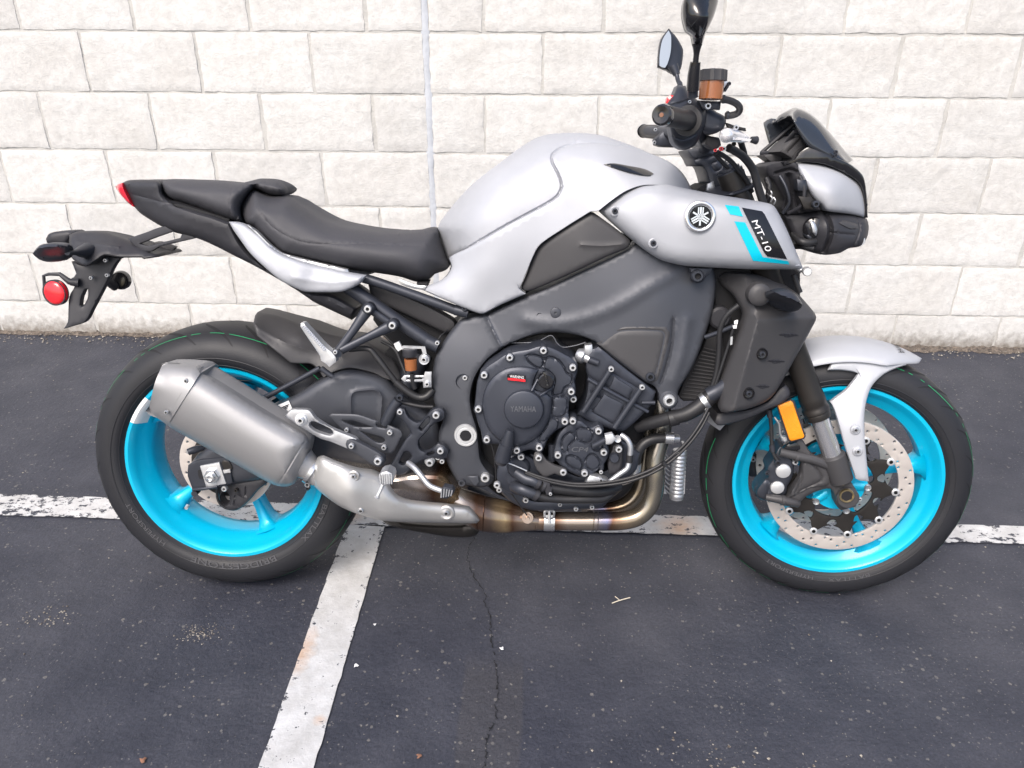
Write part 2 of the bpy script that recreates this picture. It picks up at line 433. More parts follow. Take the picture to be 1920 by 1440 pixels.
# masonry
def blockmat():
    m, n, b = newmat('painted_split_face_block'); L = n.links
    tc = N(n, 'ShaderNodeTexCoord'); ge = N(n, 'ShaderNodeNewGeometry')
    n1 = N(n, 'ShaderNodeTexNoise', Scale=38.0, Detail=8.0, Roughness=.65); L.new(ge.outputs['Position'], n1.inputs['Vector'])
    n2 = N(n, 'ShaderNodeTexNoise', Scale=4.0, Detail=5.0); L.new(ge.outputs['Position'], n2.inputs['Vector'])
    n3 = N(n, 'ShaderNodeTexNoise', Scale=150.0, Detail=6.0, Roughness=.7); L.new(ge.outputs['Position'], n3.inputs['Vector'])
    r = N(n, 'ShaderNodeValToRGB'); e = r.color_ramp.elements; e[0].position = .33; e[0].color = (.585, .580, .562, 1); e[1].position = .62; e[1].color = (.685, .681, .664, 1)
    L.new(n1.outputs[0], r.inputs[0])
    r2 = N(n, 'ShaderNodeValToRGB'); e = r2.color_ramp.elements; e[0].position = .3; e[0].color = (.90, .885, .87, 1); e[1].position = .7; e[1].color = (1, 1, 1, 1); L.new(n2.outputs[0], r2.inputs[0])
    mx = N(n, 'ShaderNodeMixRGB', blend_type='MULTIPLY'); mx.inputs[0].default_value = 1; L.new(r.outputs[0], mx.inputs[1]); L.new(r2.outputs[0], mx.inputs[2])
    # per block tone
    oi = N(n, 'ShaderNodeObjectInfo'); mrr = N(n, 'ShaderNodeMapRange'); mrr.inputs[3].default_value = .93; mrr.inputs[4].default_value = 1.04; L.new(oi.outputs['Random'], mrr.inputs[0])
    mx2 = N(n, 'ShaderNodeMixRGB', blend_type='MULTIPLY'); mx2.inputs[0].default_value = 1; L.new(mx.outputs[0], mx2.inputs[1]); L.new(mrr.outputs[0], mx2.inputs[2])
    # dark pits
    v = N(n, 'ShaderNodeTexNoise', Scale=22.0, Detail=9.0, Roughness=.8); mpp = N(n, 'ShaderNodeMapping'); mpp.inputs['Location'].default_value = (3, 7, 1); L.new(ge.outputs['Position'], mpp.inputs[0]); L.new(mpp.outputs[0], v.inputs['Vector'])
    vr = N(n, 'ShaderNodeValToRGB'); e = vr.color_ramp.elements; e[0].position = .27; e[0].color = (.42, .40, .37, 1); e[1].position = .36; e[1].color = (1, 1, 1, 1); L.new(v.outputs[0], vr.inputs[0])
    mx3 = N(n, 'ShaderNodeMixRGB', blend_type='MULTIPLY'); mx3.inputs[0].default_value = .8; L.new(mx2.outputs[0], mx3.inputs[1]); L.new(vr.outputs[0], mx3.inputs[2])
    # splash dirt near the ground
    sz = N(n, 'ShaderNodeSeparateXYZ'); L.new(ge.outputs['Position'], sz.inputs[0])
    zz = N(n, 'ShaderNodeMath', operation='MULTIPLY_ADD'); zz.inputs[1].default_value = .10; L.new(n1.outputs[0], zz.inputs[0]); L.new(sz.outputs[2], zz.inputs[2])
    zr = N(n, 'ShaderNodeValToRGB'); e = zr.color_ramp.elements; e[0].position = .055; e[0].color = (.30, .26, .22, 1); e[1].position = .13; e[1].color = (1, 1, 1, 1)
    L.new(zz.outputs[0], zr.inputs[0])
    mx4 = N(n, 'ShaderNodeMixRGB', blend_type='MULTIPLY'); mx4.inputs[0].default_value = .9; L.new(mx3.outputs[0], mx4.inputs[1]); L.new(zr.outputs[0], mx4.inputs[2])
    L.new(mx4.outputs[0], b.inputs['Base Color']); b.inputs['Roughness'].default_value = .85
    ad = N(n, 'ShaderNodeMath', operation='MULTIPLY_ADD'); ad.inputs[1].default_value = .45; L.new(n3.outputs[0], ad.inputs[0]); L.new(n1.outputs[0], ad.inputs[2])
    bp = N(n, 'ShaderNodeBump', Strength=.65, Distance=.0045); L.new(ad.outputs[0], bp.inputs['Height']); L.new(bp.outputs[0], b.inputs['Normal'])
    return m
M['block'] = blockmat()
M['mortar'] = simple('wall_mortar', (.50, .49, .465), .9, 0, bump=.002, scale=120, var=.12)
M['sealant'] = simple('joint_sealant', (.50, .525, .565), .8, 0, bump=.002, scale=60, var=.10)

def asphalt_color(n, L):
    ge = N(n, 'ShaderNodeNewGeometry'); P = ge.outputs['Position']
    n1 = N(n, 'ShaderNodeTexNoise', Scale=1.6, Detail=6.0, Roughness=.6); L.new(P, n1.inputs['Vector'])
    r1 = N(n, 'ShaderNodeValToRGB'); e = r1.color_ramp.elements; e[0].position = .32; e[0].color = (.027, .0305, .045, 1); e[1].position = .68; e[1].color = (.043, .0465, .060, 1); L.new(n1.outputs[0], r1.inputs[0])
    n9 = N(n, 'ShaderNodeTexNoise', Scale=6.5, Detail=7.0, Roughness=.7); L.new(P, n9.inputs['Vector'])
    r9 = N(n, 'ShaderNodeValToRGB'); e = r9.color_ramp.elements; e[0].position = .36; e[0].color = (.78, .78, .80, 1); e[1].position = .66; e[1].color = (1.22, 1.18, 1.14, 1); L.new(n9.outputs[0], r9.inputs[0])
    m9 = N(n, 'ShaderNodeMixRGB', blend_type='MULTIPLY'); m9.inputs[0].default_value = 1; L.new(r1.outputs[0], m9.inputs[1]); L.new(r9.outputs[0], m9.inputs[2]); r1 = m9
    # dusty strip that follows the old crack repair
    sx9 = N(n, 'ShaderNodeSeparateXYZ'); L.new(P, sx9.inputs[0]); a9 = N(n, 'ShaderNodeMath', operation='MULTIPLY_ADD'); a9.inputs[1].default_value = .035; L.new(n9.outputs[0], a9.inputs[0]); L.new(sx9.outputs[0], a9.inputs[2])
    s9 = N(n, 'ShaderNodeMath', operation='SUBTRACT'); s9.inputs[1].default_value = .345; L.new(a9.outputs[0], s9.inputs[0]); b9 = N(n, 'ShaderNodeMath', operation='ABSOLUTE'); L.new(s9.outputs[0], b9.inputs[0])
    c9 = N(n, 'ShaderNodeMapRange'); c9.inputs[1].default_value = .060; c9.inputs[2].default_value = .066; c9.inputs[3].default_value = .35; c9.inputs[4].default_value = 0; L.new(b9.outputs[0], c9.inputs[0])
    y9 = N(n, 'ShaderNodeMapRange'); y9.inputs[1].default_value = -1.68; y9.inputs[2].default_value = -1.75; L.new(sx9.outputs[1], y9.inputs[0]); f9 = N(n, 'ShaderNodeMath', operation='MULTIPLY'); L.new(c9.outputs[0], f9.inputs[0]); L.new(y9.outputs[0], f9.inputs[1])
    d9 = N(n, 'ShaderNodeMixRGB'); L.new(f9.outputs[0], d9.inputs[0]); L.new(m9.outputs[0], d9.inputs[1]); d9.inputs[2].default_value = (.055, .052, .052, 1); r1 = d9
    n2 = N(n, 'ShaderNodeTexNoise', Scale=170.0, Detail=6.0, Roughness=.75); L.new(P, n2.inputs['Vector'])
    r2 = N(n, 'ShaderNodeValToRGB'); e = r2.color_ramp.elements; e[0].position = .3; e[0].color = (.62, .62, .62, 1); e[1].position = .72; e[1].color = (1.42, 1.4, 1.4, 1); L.new(n2.outputs[0], r2.inputs[0])
    mx = N(n, 'ShaderNodeMixRGB', blend_type='MULTIPLY'); mx.inputs[0].default_value = 1; L.new(r1.outputs[0], mx.inputs[1]); L.new(r2.outputs[0], mx.inputs[2])
    col = mx.outputs[0]
    for sc, th, loc, c in ((95., .20, (0, 0, 0), (.19, .18, .165)), (52., .11, (5, 2, 1), (.22, .205, .18)), (230., .20, (2, 8, 3), (.17, .165, .16))):
        mp = N(n, 'ShaderNodeMapping'); mp.inputs['Location'].default_value = loc; L.new(P, mp.inputs[0])
        ds = N(n, 'ShaderNodeTexNoise', Scale=sc*2, Detail=2.0); L.new(mp.outputs[0], ds.inputs['Vector'])
        vv = N(n, 'ShaderNodeVectorMath', operation='MULTIPLY_ADD'); vv.inputs[1].default_value = (.006, .006, .006); L.new(ds.outputs['Color'], vv.inputs[0]); L.new(mp.outputs[0], vv.inputs[2])
        vo = N(n, 'ShaderNodeTexVoronoi', Scale=sc); L.new(vv.outputs[0], vo.inputs['Vector'])
        sp = N(n, 'ShaderNodeSeparateXYZ'); L.new(vo.outputs['Color'], sp.inputs[0])
        # density patches
        dn = N(n, 'ShaderNodeTexNoise', Scale=2.3, Detail=3.0); L.new(mp.outputs[0], dn.inputs['Vector'])
        dr = N(n, 'ShaderNodeMapRange'); dr.inputs[1].default_value = .38; dr.inputs[2].default_value = .72; dr.inputs[3].default_value = .02; dr.inputs[4].default_value = .26; L.new(dn.outputs[0], dr.inputs[0])
        lt = N(n, 'ShaderNodeMath', operation='LESS_THAN'); L.new(sp.outputs[0], lt.inputs[0]); L.new(dr.outputs[0], lt.inputs[1])
        # stone size
        sr = N(n, 'ShaderNodeMath', operation='MULTIPLY'); sr.inputs[1].default_value = th*2; L.new(sp.outputs[1], sr.inputs[0])
        l2 = N(n, 'ShaderNodeMath', operation='LESS_THAN'); L.new(vo.outputs['Distance'], l2.inputs[0]); L.new(sr.outputs[0], l2.inputs[1])
        mk = N(n, 'ShaderNodeMath', operation='MULTIPLY'); L.new(lt.outputs[0], mk.inputs[0]); L.new(l2.outputs[0], mk.inputs[1])
        m2 = N(n, 'ShaderNodeMath', operation='MULTIPLY'); m3 = N(n, 'ShaderNodeMapRange'); m3.inputs[3].default_value = .35; m3.inputs[4].default_value = 1.0; L.new(sp.outputs[2], m3.inputs[0]); L.new(mk.outputs[0], m2.inputs[0]); L.new(m3.outputs[0], m2.inputs[1])
        mm = N(n, 'ShaderNodeMixRGB'); L.new(m2.outputs[0], mm.inputs[0]); L.new(col, mm.inputs[1]); mm.inputs[2].default_value = (*c, 1); col = mm.outputs[0]
    hm = N(n, 'ShaderNodeMath', operation='MULTIPLY_ADD'); hm.inputs[1].default_value = .5
    n4 = N(n, 'ShaderNodeTexNoise', Scale=55.0, Detail=5.0); L.new(P, n4.inputs['Vector']); L.new(n2.outputs[0], hm.inputs[0]); L.new(n4.outputs[0], hm.inputs[2])
    return col, hm.outputs[0], P
def asphaltmat():
    m, n, b = newmat('asphalt'); L = n.links; col, h, P = asphalt_color(n, L)
    L.new(col, b.inputs['Base Color']); b.inputs['Roughness'].default_value = .62; b.inputs['Specular IOR Level'].default_value = .45
    bp = N(n, 'ShaderNodeBump', Strength=.9, Distance=.0035); L.new(h, bp.inputs['Height']); L.new(bp.outputs[0], b.inputs['Normal'])
    return m
M['asphalt'] = asphaltmat()
def paintmat(name, wear, stretch, rust=()):
    m, n, b = newmat(name); L = n.links; col, h, P = asphalt_color(n, L)
    mp = N(n, 'ShaderNodeMapping'); mp.inputs['Scale'].default_value = stretch; L.new(P, mp.inputs[0])
    w1 = N(n, 'ShaderNodeTexNoise', Scale=56.0, Detail=9.0, Roughness=.72); L.new(mp.outputs[0], w1.inputs['Vector'])
    w2 = N(n, 'ShaderNodeTexNoise', Scale=2.6, Detail=3.0); L.new(P, w2.inputs['Vector'])
    uv = N(n, 'ShaderNodeTexCoord'); sx = N(n, 'ShaderNodeSeparateXYZ'); L.new(uv.outputs['UV'], sx.inputs[0])
    # worn along the edges
    ab = N(n, 'ShaderNodeMath', operation='SUBTRACT'); ab.inputs[1].default_value = .5; L.new(sx.outputs[1], ab.inputs[0])
    a2 = N(n, 'ShaderNodeMath', operation='ABSOLUTE'); L.new(ab.outputs[0], a2.inputs[0])
    er = N(n, 'ShaderNodeMapRange'); er.inputs[1].default_value = .36; er.inputs[2].default_value = .5; er.inputs[3].default_value = 0; er.inputs[4].default_value = .06; L.new(a2.outputs[0], er.inputs[0])
    s1 = N(n, 'ShaderNodeMath', operation='MULTIPLY_ADD'); s1.inputs[1].default_value = .35; L.new(w2.outputs[0], s1.inputs[0]); L.new(w1.outputs[0], s1.inputs[2])
    s2 = N(n, 'ShaderNodeMath', operation='ADD'); L.new(s1.outputs[0], s2.inputs[0]); L.new(er.outputs[0], s2.inputs[1])
    mk = N(n, 'ShaderNodeMapRange'); mk.inputs[1].default_value = wear; mk.inputs[2].default_value = wear+.02; L.new(s2.outputs[0], mk.inputs[0])
    pc = N(n, 'ShaderNodeValToRGB'); e = pc.color_ramp.elements; e[0].position = .3; e[0].color = (.38, .375, .37, 1); e[1].position = .65; e[1].color = (.55, .555, .56, 1)
    pn = N(n, 'ShaderNodeTexNoise', Scale=14.0, Detail=7.0, Roughness=.7); L.new(P, pn.inputs['Vector']); L.new(pn.outputs[0], pc.inputs[0])
    pcol = pc.outputs[0]
    for (x, y, r, sx_, sy_) in rust:
        mv = N(n, 'ShaderNodeMapping'); mv.inputs['Location'].default_value = (-x*sx_, -y*sy_, 0); mv.inputs['Scale'].default_value = (sx_, sy_, 1); L.new(P, mv.inputs[0])
        ln = N(n, 'ShaderNodeVectorMath', operation='LENGTH'); L.new(mv.outputs[0], ln.inputs[0])
        an = N(n, 'ShaderNodeMath', operation='MULTIPLY_ADD'); an.inputs[1].default_value = r*1.2; L.new(w1.outputs[0], an.inputs[0]); L.new(ln.outputs['Value'], an.inputs[2])
        rr_ = N(n, 'ShaderNodeMapRange'); rr_.inputs[1].default_value = r*.7; rr_.inputs[2].default_value = r*1.6; rr_.inputs[3].default_value = .55; rr_.inputs[4].default_value = 0; L.new(an.outputs[0], rr_.inputs[0])
        mq = N(n, 'ShaderNodeMixRGB'); L.new(rr_.outputs[0], mq.inputs[0]); L.new(pcol, mq.inputs[1]); mq.inputs[2].default_value = (.50, .27, .12, 1); pcol = mq.outputs[0]
    mx = N(n, 'ShaderNodeMixRGB'); L.new(mk.outputs[0], mx.inputs[0]); L.new(pcol, mx.inputs[1]); L.new(col, mx.inputs[2])
    L.new(mx.outputs[0], b.inputs['Base Color']); b.inputs['Roughness'].default_value = .7
    bp = N(n, 'ShaderNodeBump', Strength=.7, Distance=.003); L.new(h, bp.inputs['Height']); L.new(bp.outputs[0], b.inputs['Normal'])
    return m
# ------------------------------------------------------------------ setting
def tagtop(o, label, cat, group=None):
    o['label'] = label; o['category'] = cat
    if group: o['group'] = group
    return o
g = mesh('asphalt_ground', [(-40, -60, 0), (40, -60, 0), (40, 40, 0), (-40, 40, 0)], [(0, 1, 2, 3)], M['asphalt'], None, WF, smooth=False, kind='structure')
tagtop(g, 'dark sealed asphalt of the car park with pale stones showing through', 'asphalt')
def painted(name, x0, x1, y0, y1, along, m, label, wob):
    V = []; Fc = []; k = 200
    for i in range(k+1):
        s = i/k; a = rng.normal(0, wob, 2)
        if along == 'x': x = x0+(x1-x0)*s; V += [(x, y0-.0055*(x+1.1)+a[0], .004), (x, y1-.0130*(x+1.1)+a[1], .004)]
        else: V += [(x1+a[0], y0+(y1-y0)*s, .004), (x0+a[1], y0+(y1-y0)*s, .004)]
        if i: b = 2*i; Fc.append((b-2, b, b+1, b-1))
    o = mesh(name, V, Fc, m, None, WF, smooth=False, kind='structure')
    uv = o.data.uv_layers.new(name='UVMap')
    for p in o.data.polygons:
        for li, vi in zip(p.loop_indices, p.vertices): uv.data[li].uv = (vi//2/k, vi % 2)
    tagtop(o, label, 'road marking', 'white parking bay lines'); return o
painted('parking_line', -3.0, 4.2, -1.243, -1.144, 'x', paintmat('worn_white_paint', .745, (.6, 1.1, 1), [(.80, -1.22, .07, 1, 1), (-.1, -1.2, .05, 1, 1)]), 'flaking white line running parallel to the block wall under both wheels', .0012)
painted('parking_line', -.101, .003, -6.0, -1.246, 'y', paintmat('white_bay_paint', .800, (1, 1, 1), [(-.098, -1.70, .05, 1.6, .55), (-.012, -1.882, .016, 1, 1)]), 'white bay line running from under the exhaust towards the viewer', .0008)

# crack in the asphalt
cp = [(892, 985), (885, 1016), (876, 1046), (881, 1069), (892, 1090), (907, 1110), (910, 1130), (919, 1159), (921, 1185), (921, 1211), (930, 1249), (932, 1275), (934, 1297), (930, 1325), (930, 1350), (918, 1372), (913, 1387), (911, 1410), (907, 1440), (905, 1480)]
P = []
for i in range(len(cp)-1):
    a = ground(*cp[i]); b = ground(*cp[i+1]); k = 7
    for j in range(k):
        q = a+(b-a)*j/k+rng.normal(0, .0022, 3); P.append((q[0], q[1], abs(rng.normal(0, .0008))+.0003))
V = []; Fc = []
for i, (x, y, w) in enumerate(P):
    V += [(x-w, y, .0035), (x+w, y+.001, .0035)]
    if i and rng.uniform() > .10: b = 2*i; Fc.append((b-2, b-1, b+1, b))
cr = mesh('asphalt_crack', V, Fc, M['dark'], None, WF, smooth=False, kind='structure')
tagtop(cr, 'thin jagged crack in the asphalt in front of the engine', 'crack')

# wall ---------------------------------------------------------------
BL_, CO, ZF = .4064, .2032, .1425
wall = bpy.data.objects.new('block_wall', None); COL.objects.link(wall); FR[wall.name] = WF
tagtop(wall, 'cream painted split-face concrete block wall behind the motorcycle', 'wall')
from mathutils import noise as mnoise
def fbm(x, y, z, o=4): return mnoise.fractal(Vector((x, y, z)), .9, 2.1, o, noise_basis='PERLIN_ORIGINAL')
def block_vf(xa, xb, za, zb, nx, nz, sd):
    gx = np.linspace(xa, xb, nx+1); gz = np.linspace(za, zb, nz+1); V = []; Fc = []
    for k, z in enumerate(gz):
        for i, x in enumerate(gx):
            ex = min(i, nx-i); ez = min(k, nz-k); e = min(ex/nx*(xb-xa), ez/nz*(zb-za))
            r = max(0, 1-e/.013)
            y = .001+.0017*fbm(x*7+sd, z*7, sd)+.0018*fbm(x*24+sd, z*24, sd+9)+.0018*r*r
            jx = .0042*fbm(z*26, sd, x*3) if ex == 0 else 0; jz = .0032*fbm(x*26, sd+4, z*3) if ez == 0 else 0
            V.append((x+jx, y, z+jz))
    for k in range(nz):
        for i in range(nx): a = k*(nx+1)+i; Fc.append((a, a+1, a+nx+2, a+nx+1))
    rim = [i for i in range(nx+1)]+[k*(nx+1)+nx for k in range(1, nz+1)]+[nz*(nx+1)+i for i in range(nx-1, -1, -1)]+[k*(nx+1) for k in range(nz-1, 0, -1)]
    b = len(V)
    for r in rim: V.append((V[r][0], .05, V[r][2]))
    m = len(rim)
    for i in range(m): Fc.append((rim[(i+1) % m], rim[i], b+i, b+(i+1) % m))
    return V, Fc
far = []; G = .0055
for row in range(0, 17):
    za = (ZF+(row-1)*CO if row else -.02)+G*.8; zb = ZF+row*CO-G*.8
    off = 0 if row % 2 else .5
    edges = sorted(set([0.0]+[(k+off)*BL_ for k in range(-13, 14)]))
    for xa, xb in zip(edges[:-1], edges[1:]):
        near = row <= 7 and -2.9 < xa and xb < 3.6
        vis = row <= 6 and -2.2 < xa and xb < 2.9
        ga = .011 if abs(xa) < 1e-6 else G+rng.uniform(-.001, .002); gb = .011 if abs(xb) < 1e-6 else G+rng.uniform(-.001, .002)
        ja = 0 if abs(xa) < 1e-6 else rng.uniform(-.003, .003)
        w = xb-xa; nx = max(4, int((30 if vis else 10)*w/BL_)); nz = 15 if vis else 5
        vf = block_vf(xa+ga+ja, xb-gb, za+rng.uniform(-.0015, .0015), zb+rng.uniform(-.0015, .0015), nx, nz if row else max(4, nz//2+2), rng.uniform(0, 90))
        if near: mesh('concrete_block', *vf, M['block'], wall, WF, angle=70)
        else: far.append(vf)
mesh('block_courses', *join(far), M['block'], wall, WF, kind='stuff', angle=70)
# mortar bed with slightly uneven face
nx, nz = 420, 90; V = []; Fc = []
for k in range(nz+1):
    for i in range(nx+1):
        x = -5.6+11.2*i/nx; z = -.03+3.46*k/nz
        V.append((x, .0050+.0012*fbm(x*9, z*9, 3, 3), z))
for k in range(nz):
    for i in range(nx): a = k*(nx+1)+i; Fc.append((a, a+1, a+nx+2, a+nx+1))
mesh('mortar', V, Fc, M['mortar'], wall, WF)
mesh('wall_core', [(x, y, z) for x in (-5.6, 5.6) for y in (.052, .25) for z in (-.03, 3.44)], [(0, 1, 3, 2), (4, 6, 7, 5), (0, 4, 5, 1), (2, 3, 7, 6), (1, 5, 7, 3), (0, 2, 6, 4)], M['mortar'], wall, WF, smooth=False)
V = []; Fc = []
for k in range(400):
    z = -.02+3.4*k/399; w = .0115+.004*fbm(z*14, 1, 1); s = .0035*fbm(z*5, 4, 2); y = .0025+.0015*fbm(z*11, 7, 2)
    if abs(((z-ZF) % CO)-0) < .012 or abs(((z-ZF) % CO)-CO) < .012: w += .006*abs(fbm(z*40, 2, 2))+.002
    V += [(s-w, .004, z), (s-w*.45, y, z), (s+w*.45, y-.001, z), (s+w, .004, z)]
    if k:
        b = 4*k
        for j in range(3): Fc.append((b-4+j, b-3+j, b+1+j, b+j))
mesh('joint_sealant', V, Fc, M['sealant'], wall, WF)

# dirt at the foot of the wall and loose grit ---------------------------
m, n, b = newmat('dirt'); L = n.links; ge = N(n, 'ShaderNodeNewGeometry')
nz_ = N(n, 'ShaderNodeTexNoise', Scale=60.0, Detail=8.0, Roughness=.75); L.new(ge.outputs['Position'], nz_.inputs['Vector'])
r = N(n, 'ShaderNodeValToRGB'); e = r.color_ramp.elements; e[0].position = .35; e[0].color = (.035, .03, .028, 1); e[1].position = .68; e[1].color = (.22, .18, .145, 1); L.new(nz_.outputs[0], r.inputs[0]); L.new(r.outputs[0], b.inputs['Base Color'])
b.inputs['Roughness'].default_value = .95
bp = N(n, 'ShaderNodeBump', Strength=1.0, Distance=.006); L.new(nz_.outputs[0], bp.inputs['Height']); L.new(bp.outputs[0], b.inputs['Normal']); M['dirt'] = m
V = []; Fc = []; k = 1400; nr = 7
for i in range(k+1):
    x = -4+8.5*i/k; w = .020+.016*fbm(x*6, 3, 3)+.014*fbm(x*45, 5, 1)+(.012 if x > .9 else 0)
    w = max(.006, w)
    for j in range(nr+1):
        s = j/nr; V.append((x, .012-(w+.012)*s, .016*(1-s)**1.5*(1+.9*fbm(x*40, s*5, 2))+.0015))
    if i:
        a = (nr+1)*i
        for j in range(nr): Fc.append((a-nr-1+j, a-nr+j, a+1+j, a+j))
tagtop(mesh('dirt_strip', V, Fc, M['dirt'], None, WF, kind='stuff'), 'brown crumbly dirt gathered along the foot of the block wall', 'dirt')
def stone(c, r):
    V = []; 
    for (a, b_, c_) in ((1, 0, 0), (-1, 0, 0), (0, 1, 0), (0, -1, 0), (0, 0, .7), (0, 0, -.4)):
        V.append(np.array(c)+np.array((a, b_, c_))*r*rng.uniform(.6, 1.25, 3))
    Fc = [(0, 2, 4), (2, 1, 4), (1, 3, 4), (3, 0, 4), (2, 0, 5), (1, 2, 5), (3, 1, 5), (0, 3, 5)]; return V, Fc
S = [stone((rng.uniform(-3.2, 3.6), -abs(rng.normal(0, .05))-.012, .004), abs(rng.normal(.0022, .0012))+.001) for _ in range(1500)]
S2 = [stone((rng.uniform(-2.5, 3), rng.uniform(-2.2, -.2), .001), abs(rng.normal(.0008, .0007))+.0008) for _ in range(900)]
S2 += [stone((rng.normal(-.72, .035), rng.normal(-1.62, .018), .001), abs(rng.normal(.0016, .0008))+.0006) for _ in range(60)]
g0_ = ground(372, 1188)
S2 += [stone((rng.normal(g0_[0], .022), rng.normal(g0_[1], .014), .0005), abs(rng.normal(.0010, .0006))+.0005) for _ in range(150)]
S2 += [stone((rng.normal(.8, .10), rng.normal(-1.95, .05), .001), abs(rng.normal(.0018, .0008))+.0006) for _ in range(80)]
m, n, b = newmat('grit'); L = n.links; ge = N(n, 'ShaderNodeNewGeometry'); nz_ = N(n, 'ShaderNodeTexNoise', Scale=90.0); L.new(ge.outputs['Position'], nz_.inputs['Vector'])
r = N(n, 'ShaderNodeValToRGB'); e = r.color_ramp.elements; e[0].position = .35; e[0].color = (.07, .055, .045, 1); e[1].position = .65; e[1].color = (.38, .35, .30, 1); L.new(nz_.outputs[0], r.inputs[0]); L.new(r.outputs[0], b.inputs['Base Color']); b.inputs['Roughness'].default_value = .9; M['grit'] = m
tagtop(mesh('loose_grit', *join(S+S2), m, None, WF, smooth=False, kind='stuff'), 'loose grit and small stones scattered over the asphalt', 'grit')
# small litter lying about
def blob(name, px, py, r, m, label, cat, sq=.5):
    c = ground(px, py); V = []; Fc = []; k = 9
    for j, (rr_, z) in enumerate(((1, .0), (.9, .5), (.45, .95))):
        for i in range(k): t = 2*math.pi*i/k; q = rr_*(1+.35*math.sin(3*t+px)+.2*math.sin(5*t)); V.append((c[0]+r*q*math.cos(t), c[1]+r*q*math.sin(t), .004+r*sq*z))
    for j in range(2):
        for i in range(k): Fc.append((j*k+i, j*k+(i+1) % k, (j+1)*k+(i+1) % k, (j+1)*k+i))
    Fc.append(tuple(2*k+i for i in range(k)))
    return tagtop(mesh(name, V, Fc, m, None, WF), label, cat)
blob('paper_scrap', 668, 1250, .0048, M['litter'], 'small white scrap on the asphalt just right of the white bay line', 'scrap')
blob('bird_dropping', 941, 1218, .0045, M['litter'], 'white bird dropping beside the crack below the engine', 'dropping', .2)
blob('bird_dropping', 703, 1173, .0032, M['litter'], 'little white splash on the asphalt right of the bay line, nearest the exhaust', 'dropping', .15)
blob('rusty_pebble', 786, 1420, .005, M['rust'], 'rusty orange pebble at the bottom edge left of the crack', 'pebble')
blob('rusty_pebble', 269, 1428, .006, M['rust'], 'reddish pebble on the asphalt below the rear wheel, left of the bay line', 'pebble')
blob('pale_pebble', 123, 623, .008, M['litter'], 'pale stone lying against the foot of the wall below the number plate bracket', 'pebble')
a = [ground(1147, 1134), ground(1163, 1130), ground(1181, 1127)]
V, Fc = sweep([(q[0], q[1], .005+.003*i) for i, q in enumerate(a)], .0012, 6)
V2, F2 = sweep([(a[1][0], a[1][1], .006), (a[1][0]-.012, a[1][1]+.012, .008)], .0009, 5, smooth=False)
tagtop(mesh('straw', *join([(V, Fc), (V2, F2)]), M['twig'], None, WF), 'forked piece of dry straw on the asphalt in front of the radiator side', 'straw')
# ------------------------------------------------------------------ motorcycle: root and wheels
bike = bpy.data.objects.new('motorcycle', None); COL.objects.link(bike); FR[bike.name] = BF; bike.matrix_world = Matrix(BF.tolist())
tagtop(bike, 'silver naked sport motorcycle with cyan wheels leaning on its stand before the wall', 'motorcycle')
DEG = math.pi/180
def ring_prof(name, c, prof, m, parent, F, seg_=128): return lathe(name, c, (0, 1, 0), prof, m, parent, F, seg_=seg_, closed=True)
def arc_text(s, c, y, r, h, a0, a1, m, parent, F, name='sidewall_lettering', slope=0.0):
    """tops outward, running clockwise seen from the right side; a0 -> a1 in degrees (0 = forward, counting up)"""
    V, Fc = text2d(s); a = (a0+(a1-a0)*V[:, 0])*DEG; rr_ = r+h*V[:, 1]
    P = np.stack([c[0]+rr_*np.cos(a), y+slope*(V[:, 1]), c[1]+rr_*np.sin(a)], 1)
    return mesh(name, P, Fc if a1 > a0 else [f[::-1] for f in Fc], m, parent, F, smooth=False)
M['letter'] = simple('raised_rubber_lettering', (.075, .075, .082), .45)
